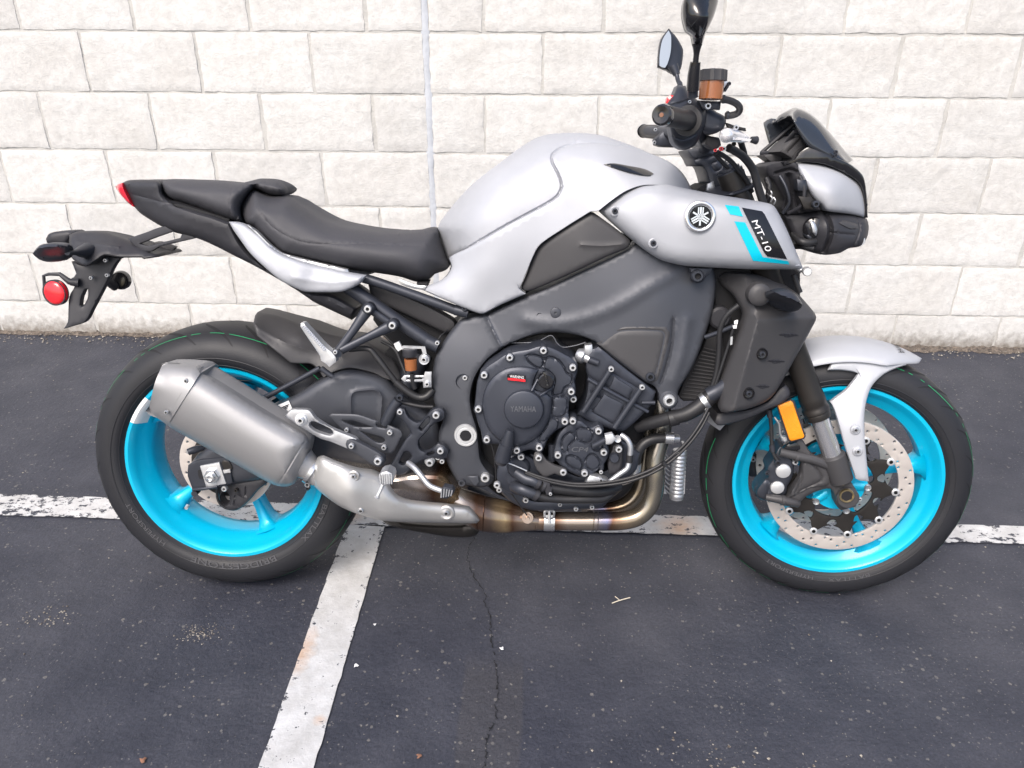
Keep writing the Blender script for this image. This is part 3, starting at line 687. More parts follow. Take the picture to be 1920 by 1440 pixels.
def wheel(name, c, F, half, rim_r, R, crown, tw, phase, front):
    C = (c[0], 0, c[1]); h = half
    # rim barrel (closed section), part itself
    outer = [(-h, rim_r-.001), (-h+.003, rim_r), (-h+.007, rim_r-.003), (-h+.010, rim_r-.016), (-h*.6, rim_r-.022), (-h*.45, rim_r-.036), (h*.45, rim_r-.036), (h*.6, rim_r-.022), (h-.010, rim_r-.016), (h-.007, rim_r-.003), (h-.003, rim_r), (h, rim_r-.001)]
    inner = [(h, rim_r-.008), (h-.004, rim_r-.013), (h-.014, rim_r-.019), (h*.62, rim_r-.026), (h*.45, rim_r-.040), (h*.2, rim_r-.043), (-h*.2, rim_r-.043), (-h*.45, rim_r-.040), (-h*.62, rim_r-.026), (-h+.014, rim_r-.019), (-h+.004, rim_r-.013), (-h, rim_r-.008)]
    rim = ring_prof(name, C, outer+inner, M['cyan'], bike, F, 144)
    # spokes: one mesh each
    rin, rout = .034, rim_r-.040
    for k in range(5):
        a = (phase+72*k)*DEG; d = np.array([math.cos(a), 0, math.sin(a)]); t = np.array([-math.sin(a), 0, math.cos(a)]); y = np.array([0, 1, 0])
        V = []; Fc = []; sec = 12; st = [(0, .020, .038), (.12, .016, .028), (.35, .0112, .021), (.65, .0118, .021), (.86, .0160, .024), (.95, .023, .030), (1.0, .036, .040)]
        for s, wt, wy in st:
            cc = np.array(C)+d*(rin+(rout-rin+.003)*s)
            if front is False: wy *= 1.15
            for j in range(sec):
                q = 2*math.pi*j/sec; cx, sx = math.cos(q), math.sin(q); e = .55
                V.append(cc+t*wt*math.copysign(abs(cx)**e, cx)+y*wy*math.copysign(abs(sx)**e, sx))
        for i in range(len(st)-1):
            for j in range(sec): j2 = (j+1) % sec; Fc.append((i*sec+j, (i+1)*sec+j, (i+1)*sec+j2, i*sec+j2))
        V, Fc = fixn(V, Fc); mesh('spoke', V, Fc, M['cyan'], rim, F, angle=50)
    lathe('hub', (C[0], -.055, C[2]), (0, 1, 0), [(0, .030), (.003, .036), (.02, .037), (.03, .044), (.08, .044), (.09, .037), (.107, .036), (.11, .030)], M['cyan'], rim, F, 40)
    # tyre
    w2 = tw/2; R0 = R-crown; pf = []
    for i in range(25):
        q = math.pi*i/24; e = .82
        yy = -w2*math.copysign(abs(math.cos(q))**e, math.cos(q)); pf.append((yy, R0+crown*math.sin(q)**.92 if 0 < q < math.pi else R0))
    g = R0-rim_r; side = [(w2-.0008, R0-.28*g), (w2-.0030, R0-.52*g), (h+.45*(w2-h), rim_r+.26*g), (h+.001, rim_r+.12*g), (h-.006, rim_r-.004), (h-.008, rim_r-.014)]
    inn = [(h-.012, rim_r+.004), (w2-.012, R0), (0, R-.014), (-w2+.012, R0), (-h+.012, rim_r+.004)]
    full = [(-y_, r_) for y_, r_ in side[::-1]]+pf+side+inn
    ty = ring_prof('tyre', C, full, M['tyre'], rim, F, 160)
    # fine sidewall ribs
    for rr_, w_ in ((rim_r+.30*g, .0011), (R0-.10*g, .0012)):
        yy = -(h+.50*(w2-h)) if rr_ < R0-.5*g else -(w2-.0004)
        ring_prof('sidewall_rib', C, [(yy-.0006, rr_-w_), (yy-.0013, rr_), (yy-.0006, rr_+w_), (yy+.002, rr_)], M['tyre'], rim, F, 128)
    # tread grooves and green line, drawn on the crown
    def crownpt(a, yy, lift=.0006):
        q = math.acos(max(-1, min(1, -math.copysign((abs(yy)/w2)**(1/.82), yy)))); r_ = R0+crown*math.sin(q)**.92
        n_ = np.array([math.cos(a), 0, math.sin(a)]); return np.array(C)+n_*(r_+lift*math.sin(q))+np.array([0, yy+lift*(1 if yy > 0 else -1)*abs(math.cos(q)), 0])
    V = []; Fc = []; n_ = 26 if front else 22
    for k in range(n_):
        for sgn in (-1, 1):
            a0 = (k+(.5 if sgn > 0 else 0))*2*math.pi/n_; pl = []
            for i in range(9):
                s = i/8; yy = sgn*w2*(.12+.80*s); pl.append((a0-(.02+.30*s**1.4)*1.0*(.30/R)*(-1 if front else 1), yy))
            b = len(V)
            for i, (a, yy) in enumerate(pl):
                hw = .0065*(1-abs(i/8-.5)**2*3.2)
                V.append(crownpt(a-hw/R*1.0, yy)); V.append(crownpt(a+hw/R*1.0, yy))
                if i: Fc.append((b+2*i-2, b+2*i-1, b+2*i+1, b+2*i))
    mesh('tread_grooves', V, Fc, M['dark'], rim, F, kind='stuff')
    for sgn, y0 in ((-1, .70), (1, .66)):
        V = []; Fc = []; b = 0
        for i in range(181):
            a = 2*math.pi*i/180; wob = .0012*math.sin(5*a)+.0008*math.sin(13*a)
            for e_ in (-.0007, .0007): V.append(crownpt(a, sgn*w2*y0+wob+e_, .0009))
            if i and (i*7+int(9*math.sin(i*.9))) % 11 > 2: Fc.append((b+2*i-2, b+2*i-1, b+2*i+1, b+2*i))
        mesh('green_line', V, Fc, M['grn'], rim, F, kind='stuff')
    return rim, C
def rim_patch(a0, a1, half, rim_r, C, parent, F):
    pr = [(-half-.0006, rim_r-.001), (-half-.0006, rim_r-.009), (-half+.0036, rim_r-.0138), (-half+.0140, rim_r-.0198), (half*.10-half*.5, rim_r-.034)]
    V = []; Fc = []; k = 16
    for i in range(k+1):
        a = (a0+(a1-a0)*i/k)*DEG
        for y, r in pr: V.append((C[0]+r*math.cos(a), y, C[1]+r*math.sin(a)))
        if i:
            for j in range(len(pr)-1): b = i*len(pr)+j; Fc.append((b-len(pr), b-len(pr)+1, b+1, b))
    return mesh('white_rim_patch', V, Fc, M['white'], parent, F)  # plain white arc laid just proud of the near rim flange
rrim, RC = wheel('rear_wheel', (0, RR), BF, .0803, .2315, RR, .060, .190, -69, False)
frim, FC = wheel('front_wheel', (WB, RF), SF, .0521, .2315, RF, .050, .122, 12, True)
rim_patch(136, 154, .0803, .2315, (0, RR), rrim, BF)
# ------------------------------------------------------------------ body panels (closed bodies are symmetric about the centre plane)
B = bike
# rear subframe, inner tail and tank are laid out from the photo outline at their real lateral distance
tail_D = [(229, 344, -.030), (300, 350, -.075), (250, 385, -.03), (330, 420, -.085), (430, 430, -.115), (405, 460, -.10), (525, 515, -.13), (575, 556, -.125), (660, 590, -.11), (640, 560, -.12)]
tail = panel('tail_cowl', [(229, 343, 1), (240, 338), (258, 337), (298, 340), (306, 364), (320, 377), (360, 392), (400, 404), (432, 416, 1), (456, 460), (495, 500), (528, 526), (560, 545), (592, 548), (625, 552), (672, 578, 1), (660, 600, 1), (590, 567), (575, 557), (545, 537), (480, 500), (440, 480), (405, 462), (370, 447), (325, 435), (300, 423), (275, 408), (262, 399), (250, 386, 1)],
      tail_D, M['blackplastic'], B, roll=.03, rr=14, mirror=True, grooves=[([(236, 362), (262, 368), (300, 378), (318, 384)], .002, 1.6, False)])
panel('tail_light', [(216, 350, 1), (222, 345), (229, 343, 1), (236, 360), (251, 388, 1), (240, 381), (224, 364)], [(216, 350, -.012), (229, 343, -.03), (251, 388, -.032), (236, 365, -.032)], M['redlens'], B, roll=.012, rr=7, mirror=True)
# under seat black edge
panel('seat_rail_cover', [(318, 377, 1), (360, 388), (430, 410, 1), (430, 418, 1), (400, 408), (360, 396), (330, 388, 1)], -.088, M['dark'], B, thick=.03)
pseat = panel('pillion_seat', [(299, 344), (303, 339), (316, 336), (360, 337), (400, 339), (445, 344), (470, 339), (486, 335), (512, 335), (523, 338), (535, 347), (539, 357), (535, 366), (517, 367), (500, 363), (476, 352, 1), (462, 366), (452, 385), (452, 402), (458, 420, 1), (430, 412), (400, 401), (350, 383), (320, 372), (306, 360)],
      [(300, 350, -.075), (330, 345, -.08), (330, 366, -.092), (400, 380, -.105), (440, 400, -.115), (400, 345, -.09), (480, 345, -.07), (520, 350, -.065), (450, 360, -.108)], M['seat'], B, roll=.06, rr=26, mirror=True, grooves=[([(436, 349), (430, 375), (432, 405)], .0012, 1.3, False)], angle=80, step=7)
scov = panel('seat_side_cover', [(429, 416, 1), (445, 417), (462, 423), (487, 443), (507, 463), (526, 476), (552, 486), (582, 495), (615, 503), (650, 511), (685, 517, 1), (677, 530), (664, 538), (640, 547), (608, 548), (572, 547), (556, 541), (525, 525), (495, 500), (470, 476), (452, 452), (438, 432)],
      [(430, 417, -.122), (500, 480, -.142), (560, 520, -.152), (620, 530, -.152), (685, 517, -.145), (600, 500, -.138), (480, 440, -.128), (572, 547, -.142)], M['silver'], B, roll=.010, rr=9, thick=.012, grooves=[([(548, 520), (590, 527), (630, 529), (672, 524)], -.0025, 5, False)])
c2 = scov.copy(); c2.data = scov.data.copy(); COL.objects.link(c2); FR[c2.name] = BF
for v in c2.data.vertices: v.co.y *= -1
c2.data.flip_normals()
panel('seat_edge_trim', [(463, 421, 1), (480, 432), (500, 452), (512, 463), (530, 475), (560, 483), (600, 493), (652, 505), (654, 511, 1), (615, 505), (582, 497), (552, 488), (526, 478), (507, 465), (487, 445)], -.128, M['alu'], B, roll=.004, rr=4, thick=.01)
seat = panel('rider_seat', [(822, 429, 1), (807, 426), (794, 430), (780, 433), (750, 435), (700, 432), (655, 425), (620, 416), (595, 403), (570, 386), (540, 366), (505, 366), (476, 353, 1), (462, 366), (453, 385), (453, 404), (460, 422, 1), (474, 428), (492, 447), (512, 464), (530, 477), (560, 485), (600, 495), (650, 505), (700, 511), (750, 519), (783, 529), (803, 526), (815, 514), (835, 507), (843, 497), (838, 484), (828, 455)],
      [(500, 400, -.118), (560, 440, -.130), (620, 470, -.140), (700, 490, -.142), (770, 510, -.135), (830, 490, -.098), (826, 450, -.085), (640, 440, -.125), (720, 450, -.12), (790, 450, -.105), (540, 385, -.10), (480, 370, -.10), (800, 525, -.12)], M['seat'], B, roll=.085, rr=42, mirror=True,
      grooves=[([(478, 378), (490, 400), (510, 425), (545, 446), (580, 456), (640, 458), (700, 458), (800, 462)], .0018, 1.3, False)], step=8, angle=80)
# tank ------------------------------------------------------------------
tank_D = [(830, 440, -.085), (842, 490, -.095), (870, 420, -.125), (900, 380, -.135), (960, 330, -.135), (1020, 290, -.13), (840, 540, -.125), (905, 575, -.135), (900, 500, -.145), (980, 540, -.148), (980, 420, -.155), (1060, 340, -.150), (1110, 385, -.165), (1150, 300, -.140), (1220, 320, -.135), (1280, 340, -.12), (1090, 265, -.12), (1230, 345, -.16), (1180, 270, -.11)]
tankD = depthfn(tank_D)
tank = panel('fuel_tank', [(821, 429, 1), (826, 415), (850, 384), (880, 351), (912, 324), (940, 303), (965, 284), (990, 267), (1012, 256), (1034, 251), (1065, 249), (1100, 250), (1132, 255), (1160, 264), (1190, 275), (1215, 286), (1240, 296), (1262, 308), (1278, 322), (1290, 340), (1298, 358, 3), (1276, 352, 2), (1240, 348, 2), (1205, 348, 2), (1175, 358, 2), (1150, 374, 2), (1122, 396, 3), (1107, 397, 3), (1062, 425, 2), (1013, 458, 2), (1000, 480, 2), (975, 541, 1), (985, 551, 1), (940, 570), (907, 588), (893, 585), (850, 568), (795, 543, 1), (802, 537), (825, 527), (838, 515), (845, 500), (838, 483), (830, 458)],
      tankD, M['silver'], B, roll=.105, rr=70, mirror=True, step=11, prof=2.1,
      grooves=[([(841, 483), (852, 476), (875, 466), (912, 444), (950, 422), (987, 402), (1024, 382), (1044, 368), (1052, 354), (1052, 340), (1045, 322), (1036, 305), (1035, 292), (1048, 280), (1075, 270), (1112, 267), (1150, 271), (1190, 280)], .006, 2.2, False)])
# raised outer cover with the flowing edge
cov = [(842, 484, 1), (852, 477), (875, 467), (912, 445), (950, 423), (987, 403), (1025, 383), (1045, 369), (1053, 354), (1053, 340), (1046, 322), (1037, 305), (1036, 293), (1049, 281), (1075, 271), (1112, 268), (1150, 272), (1190, 281), (1215, 288), (1240, 298), (1262, 310), (1276, 323), (1288, 340), (1297, 357, 3), (1276, 351, 2), (1240, 347, 2), (1205, 347, 2), (1175, 357, 2), (1150, 373, 2), (1122, 395, 3), (1107, 396, 3), (1062, 424, 2), (1012, 458, 2), (999, 480, 2), (974, 541, 1), (986, 551, 1), (940, 571), (907, 588), (893, 586), (850, 569), (793, 544, 1), (802, 536), (826, 526), (840, 514), (847, 499)]
def tank_surface(off):
    O, ro = seg([(821, 429, 1), (826, 415), (850, 384), (880, 351), (912, 324), (940, 303), (965, 284), (990, 267), (1012, 256), (1034, 251), (1065, 249), (1100, 250), (1132, 255), (1160, 264), (1190, 275), (1215, 286), (1240, 296), (1262, 308), (1278, 322), (1290, 340), (1298, 358, 1)], False, 7.0)
    A, Bb = O[:-1], O[1:]
    def f(Q):
        d = np.clip(dist(Q, A, Bb)/70, 0, 1); return np.minimum(tankD(Q)+.105*(1-(1-(1-d)**2.1)**(1/2.1)), -.004)-off
    return f
tcov = panel('tank_cover', cov, tank_surface(.0080), M['silver'], tank, roll=.0076, rr=6, thick=.006, step=11,
      grooves=[([(1052, 302), (1090, 318), (1140, 337), (1200, 341)], .006, 26, False)])
panel('tank_vent', [(1132, 308, 1), (1150, 306), (1175, 310), (1210, 317), (1226, 326), (1219, 330), (1190, 326), (1160, 318)], tank_surface(.0095), M['gloss'], tcov, roll=.002, rr=3, thick=.004)
# black airbox side panel
ap = panel('airbox_panel', [(1108, 398), (1118, 402), (1150, 425), (1181, 450), (1182, 458), (1174, 466), (1132, 484), (1082, 508), (1040, 527), (992, 546), (978, 541), (984, 522), (1001, 479), (1014, 459), (1062, 426)], [(1110, 405, -.166), (1180, 455, -.168), (985, 540, -.150), (1010, 470, -.155), (1090, 450, -.172), (1060, 490, -.168)], M['greyplastic'], B, roll=.009, rr=9, thick=.02,
     grooves=[([(1090, 459), (1130, 461), (1166, 458)], -.0022, 3, False)])
# air duct cover with emblem -------------------------------------------------
duct_D = [(1125, 395, -.172), (1180, 400, -.192), (1240, 380, -.196), (1240, 460, -.200), (1312, 406, -.215), (1330, 480, -.212), (1400, 400, -.218), (1400, 480, -.216), (1450, 400, -.205), (1495, 495, -.200), (1465, 440, -.210), (1270, 360, -.190)]
ductD = depthfn(duct_D)
duct = panel('air_duct_cover', [(1121, 395, 1), (1150, 373), (1175, 358), (1205, 347), (1240, 345), (1275, 351), (1340, 364), (1390, 372), (1440, 381), (1452, 387), (1466, 411), (1480, 441), (1505, 501, 1), (1500, 505), (1460, 505), (1415, 505), (1340, 502), (1290, 499), (1262, 494), (1238, 487), (1212, 471), (1183, 449), (1150, 421)],
      ductD, M['silver'], B, roll=.040, rr=34, thick=.02, step=9, prof=2.4)
def ductS(Q):
    O, ro = seg([(1121, 395, 1), (1150, 373), (1175, 358), (1205, 347), (1240, 345), (1275, 351), (1340, 364), (1390, 372), (1440, 381), (1452, 387), (1466, 411), (1480, 441), (1505, 501, 1), (1500, 505), (1460, 505), (1415, 505), (1340, 502), (1290, 499), (1262, 494), (1238, 487), (1212, 471), (1183, 449), (1150, 421)], True, 7)
    d = np.clip(dist(Q, O, np.roll(O, -1, 0))/34, 0, 1); return ductD(Q)+.040*(1-(1-(1-d)**2.4)**(1/2.4))
off = lambda D, o: (lambda Q: D(Q)-o)
for (x, y) in ((1153, 396), (1225, 456)):
    d0 = float(ductS(np.array([[x, y]]))[0]); c = pt(BF, x, y, d0)
    lathe('screw_cup', c+np.array([0, -.002, 0]), (0, 1, 0), [(0, .0062), (-.0012, .0080), (.0, .0098), (.006, .0098)], M['silver'], duct)
    bolt((x, y), .0056, M['satin'], duct, y=d0-.0022)
panel('cyan_stripe', [(1359, 384, 1), (1385, 387, 1), (1393, 406, 1), (1369, 402, 1)], off(ductS, .0011), M['sticker_cyan'], duct, roll=0, thick=.0004)
panel('cyan_stripe', [(1377, 415, 1), (1397, 417, 1), (1430, 482, 1), (1478, 490, 1), (1480, 496, 1), (1412, 489, 1)], off(ductS, .0011), M['sticker_cyan'], duct, roll=0, thick=.0004)
lab = panel('model_decal', [(1391, 389, 1), (1429, 396, 1), (1434, 402), (1476, 486, 1), (1439, 481, 1), (1433, 474)], off(ductS, .0010), M['decalblack'], duct, roll=0, thick=.0004)
text_px('decal_lettering', 'MT-10', (1409, 415), (28, 58), (10.5, -4.4), ductS, M['white'], lab, off=.0018, shear=.1)
# emblem
ed = float(ductS(np.array([[1312, 406]]))[0]); ec = pt(BF, 1312, 406, ed)
em = lathe('emblem', ec+np.array([0, -.006, 0]), (0, 1, 0), [(0, 0), (0, .0215), (-.0012, .0222), (-.0022, .0238), (-.0022, .0275), (-.001, .0292), (.004, .0298), (.012, .0298)], M['chrome'], duct, seg_=48)
V, Fc = lathe_vf(ec+np.array([0, -.0062, 0]), (0, 1, 0), [(0, 0), (0, .0212)], 40); mesh('emblem_face', *fixn(V, Fc), M['decalblack'], em, smooth=False)
fk = []
for k in range(3):
    a = math.radians(90+120*k); d = np.array([math.cos(a), 0, math.sin(a)]); t = np.array([-math.sin(a), 0, math.cos(a)])
    for s in (-1, 0, 1):      # three crossed forks
        o1 = ec+np.array([0, -.0068, 0])-d*.0165+t*s*.0042; L_ = .0200 if s else .036
        o2 = ec+np.array([0, -.0068, 0])+d*(.0180 if not s else .0010)+t*s*.0042; w_ = .0012 if s else .0016
        o1 = ec+np.array([0, -.0068, 0])-d*(-.0175)+t*s*.0042 if s else o1
        o2 = ec+np.array([0, -.0068, 0])+d*.0035+t*s*.0042 if s else o2
        fk.append(([o1+t*w_, o1-t*w_, o2-t*w_, o2+t*w_], [(0, 1, 2, 3)]))
    o1 = ec+np.array([0, -.0068, 0])+d*.0040; fk.append(([o1+t*.0052+d*.0014, o1-t*.0052+d*.0014, o1-t*.0048-d*.0016, o1+t*.0048-d*.0016], [(0, 1, 2, 3)]))
mesh('tuning_forks', *join(fk), M['chrome'], em, smooth=False)
# frame ---------------------------------------------------------------
frame_D = [(870, 600, -.115), (911, 600, -.125), (980, 590, -.140), (1060, 560, -.150), (1160, 520, -.158), (1290, 520, -.150), (1335, 540, -.140), (1320, 620, -.155), (1240, 560, -.168), (1290, 680, -.168), (1250, 745, -.172), (870, 650, -.130), (840, 700, -.135), (870, 716, -.142), (872, 817, -.150), (830, 800, -.140), (850, 890, -.145), (915, 890, -.145), (890, 850, -.150), (1000, 630, -.150), (1100, 610, -.160)]
frameD = depthfn(frame_D)
frame = panel('frame', [(862, 600, 1), (877, 595), (911, 590, 1), (945, 574), (985, 556), (1030, 537), (1080, 512), (1130, 489), (1183, 463), (1190, 455, 1), (1240, 480), (1290, 495), (1338, 500, 1), (1342, 530), (1340, 560), (1334, 590), (1320, 635), (1300, 685), (1272, 733), (1271, 755), (1262, 765), (1246, 766), (1236, 755), (1234, 738), (1226, 724), (1212, 717, 1), (1170, 686), (1130, 654), (1115, 640), (1085, 629), (1040, 623), (1000, 628), (960, 643), (940, 654), (917, 671), (897, 696), (886, 722), (882, 750), (886, 775), (895, 805), (898, 835), (901, 860), (911, 878), (926, 892), (927, 900), (916, 911), (897, 914), (884, 911), (861, 907), (852, 895), (836, 864), (824, 838), (823, 810), (831, 786), (817, 762), (811, 740), (811, 700), (817, 668), (836, 634)],
      frameD, M['frame'], B, roll=.009, rr=6, thick=.045, step=10,
      grooves=[([(912, 594), (925, 622), (939, 650)], -.003, 3, False), ([(985, 600), (1040, 607), (1100, 596), (1160, 572), (1215, 540), (1260, 515)], -.004, 12, False), ([(1262, 600), (1258, 650), (1248, 690), (1238, 718)], .006, 3, False), ([(1290, 600), (1280, 660), (1262, 715)], -.004, 9, False), ([(918, 600), (935, 640), (955, 638)], .0, 2, False)])
fr2 = frame.copy(); fr2.data = frame.data.copy(); COL.objects.link(fr2); FR[fr2.name] = BF
for v in fr2.data.vertices: v.co.y *= -1
fr2.data.flip_normals()
def fy(x, y): return float(frameD(np.array([[x, y]]))[0])
rc = panel('frame_recess_cover', [(1118, 644, 1), (1140, 628), (1160, 615), (1172, 611), (1245, 611), (1255, 615), (1257, 630), (1247, 672), (1236, 710), (1226, 719), (1212, 714), (1170, 683)], off(frameD, .0015), M['greyplastic'], frame, roll=.006, rr=5, thick=.01,
     grooves=[([(1128, 644), (1163, 621), (1240, 621), (1246, 632), (1230, 700)], .0022, 2.2, False)])
bolt((1219, 706), .0095, M['satin'], rc, y=fy(1219, 706)-.003)
bolt((1254, 750), .0125, M['bright'], frame, y=fy(1254, 750)-.004)
lathe('pivot_boss', pt(BF, 1254, 750, fy(1254, 750)-.002), (0, 1, 0), [(-.002, .0165), (.001, .0195), (.02, .0195)], M['frame'], frame)
lathe('frame_plug', pt(BF, 1012, 593, fy(1012, 593)-.0005), (0, 1, 0), [(.001, 0), (.0005, .0055), (-.0005, .0068), (.004, .0072)], M['frame'], frame)
lathe('frame_boss', pt(BF, 1042, 587, fy(1042, 587)-.003), (0, 1, 0), [(.004, .0), (.004, .0025), (-.001, .0028), (-.001, .0085), (0, .0108), (.008, .0115)], M['frame'], frame)
panel('frame_slot', [(1070, 597, 1), (1088, 586), (1093, 588), (1092, 594), (1075, 600)], off(frameD, .0008), M['dark'], frame, roll=0, thick=.003)
lathe('frame_plug', pt(BF, 869, 716, fy(869, 716)), (0, 1, 0), [(.007, 0), (.006, .008), (.002, .0145), (-.001, .0158), (.002, .0172)], M['satin'], frame)
bolt((872, 708), .0055, M['bright'], frame, y=fy(869, 716)-.0005)
pv = lathe('swingarm_pivot', pt(BF, 873, 817, fy(873, 817)-.004), (0, 1, 0), [(.006, 0), (.006, .0118), (-.001, .0125), (-.001, .0165), (.001, .0172), (.001, .0195), (-.0008, .0205), (-.0008, .0235), (.001, .0248), (.008, .0250)], M['bright'], frame, seg_=36)
V = []; c0 = pt(BF, 873, 817, fy(873, 817)-.0055)
V = [c0]+[c0+.0128*np.array([math.cos(a*math.pi/3), 0, math.sin(a*math.pi/3)]) for a in range(6)]
mesh('hex_socket', V, [(0, 1+i, 1+(i+1) % 6) for i in range(6)], M['decalblack'], pv, smooth=False)
bolt((910, 895), .0100, M['bright'], frame, y=-.150)
lathe('stand_stop_boss', pt(BF, 866, 905, -.150), (0, 1, 0), [(.004, 0), (.004, .004), (-.004, .0045), (-.004, .0072), (.01, .0078)], M['frame'], frame)
panel('bracket_tab', [(876, 893, 1), (896, 893, 1), (898, 903), (892, 911), (886, 907)], -.154, M['frame'], frame, roll=.001, rr=3, thick=.004)
# lug and bolt under the duct cover
panel('mounting_lug', [(1291, 502, 1), (1335, 503, 1), (1333, 513), (1324, 518), (1318, 528), (1306, 531), (1296, 524), (1296, 512)], -.166, M['satin'], frame, roll=.002, rr=4, thick=.02)
bolt((1307, 517), .0125, M['satin'], frame, y=-.170)
# subframe ---------------------------------------------------------------
sub = tube('subframe', [(640, 516, -.105), (684, 522, -.105), (770, 551, -.108), (856, 582, -.112)], .0105, M['satin'], B)
tube('subframe_rail', [(640, 532, -.100), (664, 545, -.102), (740, 598, -.108), (815, 648, -.112)], [.0155, .0155, .0145, .0145], M['satin'], sub)
tube('subframe_lug', [(853, 581, -.118), (878, 587, -.120)], .0115, M['satin'], sub)
tube('subframe_lug', [(800, 640, -.116), (822, 650, -.118)], .0150, M['satin'], sub)
bolt((871, 578), .0058, M['satin'], sub, y=-.133); bolt((820, 643), .0050, M['bright'], sub, y=-.133)
panel('inner_fender', [(690, 532, 1), (740, 548), (800, 573), (846, 598), (853, 606), (850, 618), (836, 624), (800, 608), (740, 580), (700, 560)], [(700, 545, -.075), (853, 610, -.088), (780, 580, -.085), (800, 605, -.08)], M['greyplastic'], B, roll=.006, rr=6, thick=.03)
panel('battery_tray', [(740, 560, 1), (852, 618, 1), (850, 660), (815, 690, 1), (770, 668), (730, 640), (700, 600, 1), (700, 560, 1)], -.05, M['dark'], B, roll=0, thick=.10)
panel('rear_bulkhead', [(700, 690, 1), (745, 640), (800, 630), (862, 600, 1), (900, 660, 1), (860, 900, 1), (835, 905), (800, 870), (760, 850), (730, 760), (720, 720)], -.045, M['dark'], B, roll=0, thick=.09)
# exposed tidbits under seat
panel('seat_lock', [(747, 522, 1), (780, 534), (800, 536, 1), (796, 543), (776, 541), (750, 532)], -.112, M['steel'], B, roll=.001, rr=3, thick=.004)
panel('seat_bracket', [(781, 530, 1), (802, 530, 1), (796, 545, 1), (783, 540)], -.10, M['dark'], B, roll=0, thick=.05)
# ------------------------------------------------------------------ swingarm and rear end
arm_D = [(735, 730, -.105), (700, 700, -.110), (650, 760, -.128), (600, 760, -.128), (560, 760, -.125), (480, 790, -.122), (400, 850, -.118), (352, 875, -.112), (640, 850, -.118), (760, 860, -.11)]
armD = depthfn(arm_D)
arm = panel('swingarm', [(742, 728, 1), (726, 712), (700, 701), (659, 692), (632, 697), (600, 712), (555, 740), (500, 768), (440, 805), (384, 840, 1), (372, 850), (354, 874, 1), (352, 890), (362, 921, 1), (415, 912), (472, 903), (502, 897, 1), (545, 885), (600, 870), (660, 878), (720, 885), (800, 880), (835, 850, 1), (820, 780, 1), (760, 745)],
     armD, M['frame'], B, roll=.022, rr=16, thick=.04, grooves=[([(659, 782), (658, 745), (664, 735), (700, 731), (712, 737), (716, 748), (713, 790)], -.004, 3.0, False), ([(560, 800), (620, 805), (700, 830)], .006, 8, False)])
a2 = arm.copy(); a2.data = arm.data.copy(); COL.objects.link(a2); FR[a2.name] = BF
for v in a2.data.vertices: v.co.y *= -1
a2.data.flip_normals()
panel('warning_label', [(497, 770, 1), (541, 751, 1), (548, 766, 1), (515, 789, 1)], off(armD, .0012), M['white'], arm, roll=0, thick=.0004)
bars = []
for i in range(5):
    V = [(504+i*.3+a*(38-i*2), 773+i*3.4-b_*0-a*15.5+b_*1.7) for a, b_ in ((0, 0), (1, 0), (1, 1), (0, 1))]
    bars.append((pts(BF, V, armD(np.array(V))-.0022), [(0, 1, 2, 3)]))
mesh('label_print', *join(bars), M['decalblack'], arm, smooth=False)
# end plate, adjuster block, axle nut
ep = panel('axle_plate', [(353, 872, 1), (368, 863), (424, 858), (432, 868), (436, 905, 1), (420, 912), (363, 920, 1), (352, 892)], -.121, M['satin'], arm, roll=.002, rr=4, thick=.014, holes=[])
panel('axle_slot', [(371, 882), (380, 879), (384, 890), (382, 899), (374, 898)], -.1225, M['dark'], arm, roll=0, thick=.003)
panel('adjuster_block', [(375, 874, 1), (411, 867, 1), (424, 907, 1), (387, 914, 1)], -.126, M['bright'], arm, roll=.001, rr=2, thick=.006)
nc = pt(BF, 397, 893, -.131)
V, Fc = lathe_vf(nc, (0, 1, 0), [(-.006, .0150), (-.004, .0168), (.006, .0168)], 6); ax_ = mesh('axle_nut', *fixn(V, Fc), M['steel'], arm, smooth=False)
lathe('axle', nc+np.array([0, -.014, 0]), (0, 1, 0), [(.006, 0), (.004, .0062), (-.001, .0066), (0, .0100), (.012, .0108)], M['steel'], ax_)
panel('adjuster_bolt', [(418, 882, 1), (431, 880, 1), (432, 886, 1), (420, 888, 1)], -.126, M['bright'], arm, roll=.001, rr=2, thick=.006)
panel('axle_block', [(414, 865), (426, 864), (434, 872), (436, 880, 1), (420, 884, 1)], -.1215, M['carrier'], arm, roll=.001, rr=3, thick=.008)
# rear disc
def disc(name, C, y, F, ro, ri, parent, nh, rows, hr):
    cx, cz = C; mapf = lambda Q, Y: np.stack([cx+Q[:, 0]/1000, Y, cz+Q[:, 1]/1000], 1)
    circ = lambda x, y_, r, n: [(x+r*math.cos(2*math.pi*i/n), y_+r*math.sin(2*math.pi*i/n)) for i in range(n)]
    holes = [circ(0, 0, ri*1000, 40)]
    for k in range(nh):
        rr_ = ri+(ro-ri)*rows[k % len(rows)]; a = 2*math.pi*k/nh
        holes.append([(p[0], p[1], 1) for p in circ(rr_*1000*math.cos(a), rr_*1000*math.sin(a), hr*1000, 8)])
    return panel(name, circ(0, 0, ro*1000, 72), y, M['disc'], parent, F, roll=.0008, rr=1.5, thick=.005, holes=holes, mapf=mapf, step=16, edge=10)
rd = disc('brake_disc', (0, RR), -.066, BF, .110, .078, rrim, 24, (.35, .7, .5), .0032)
lathe('disc_carrier', (0, -.062, RR), (0, 1, 0), [(0, .030), (-.006, .034), (-.007, .060), (-.004, .082), (.002, .082), (.002, .030)], M['carrier'], rrim, seg_=40)
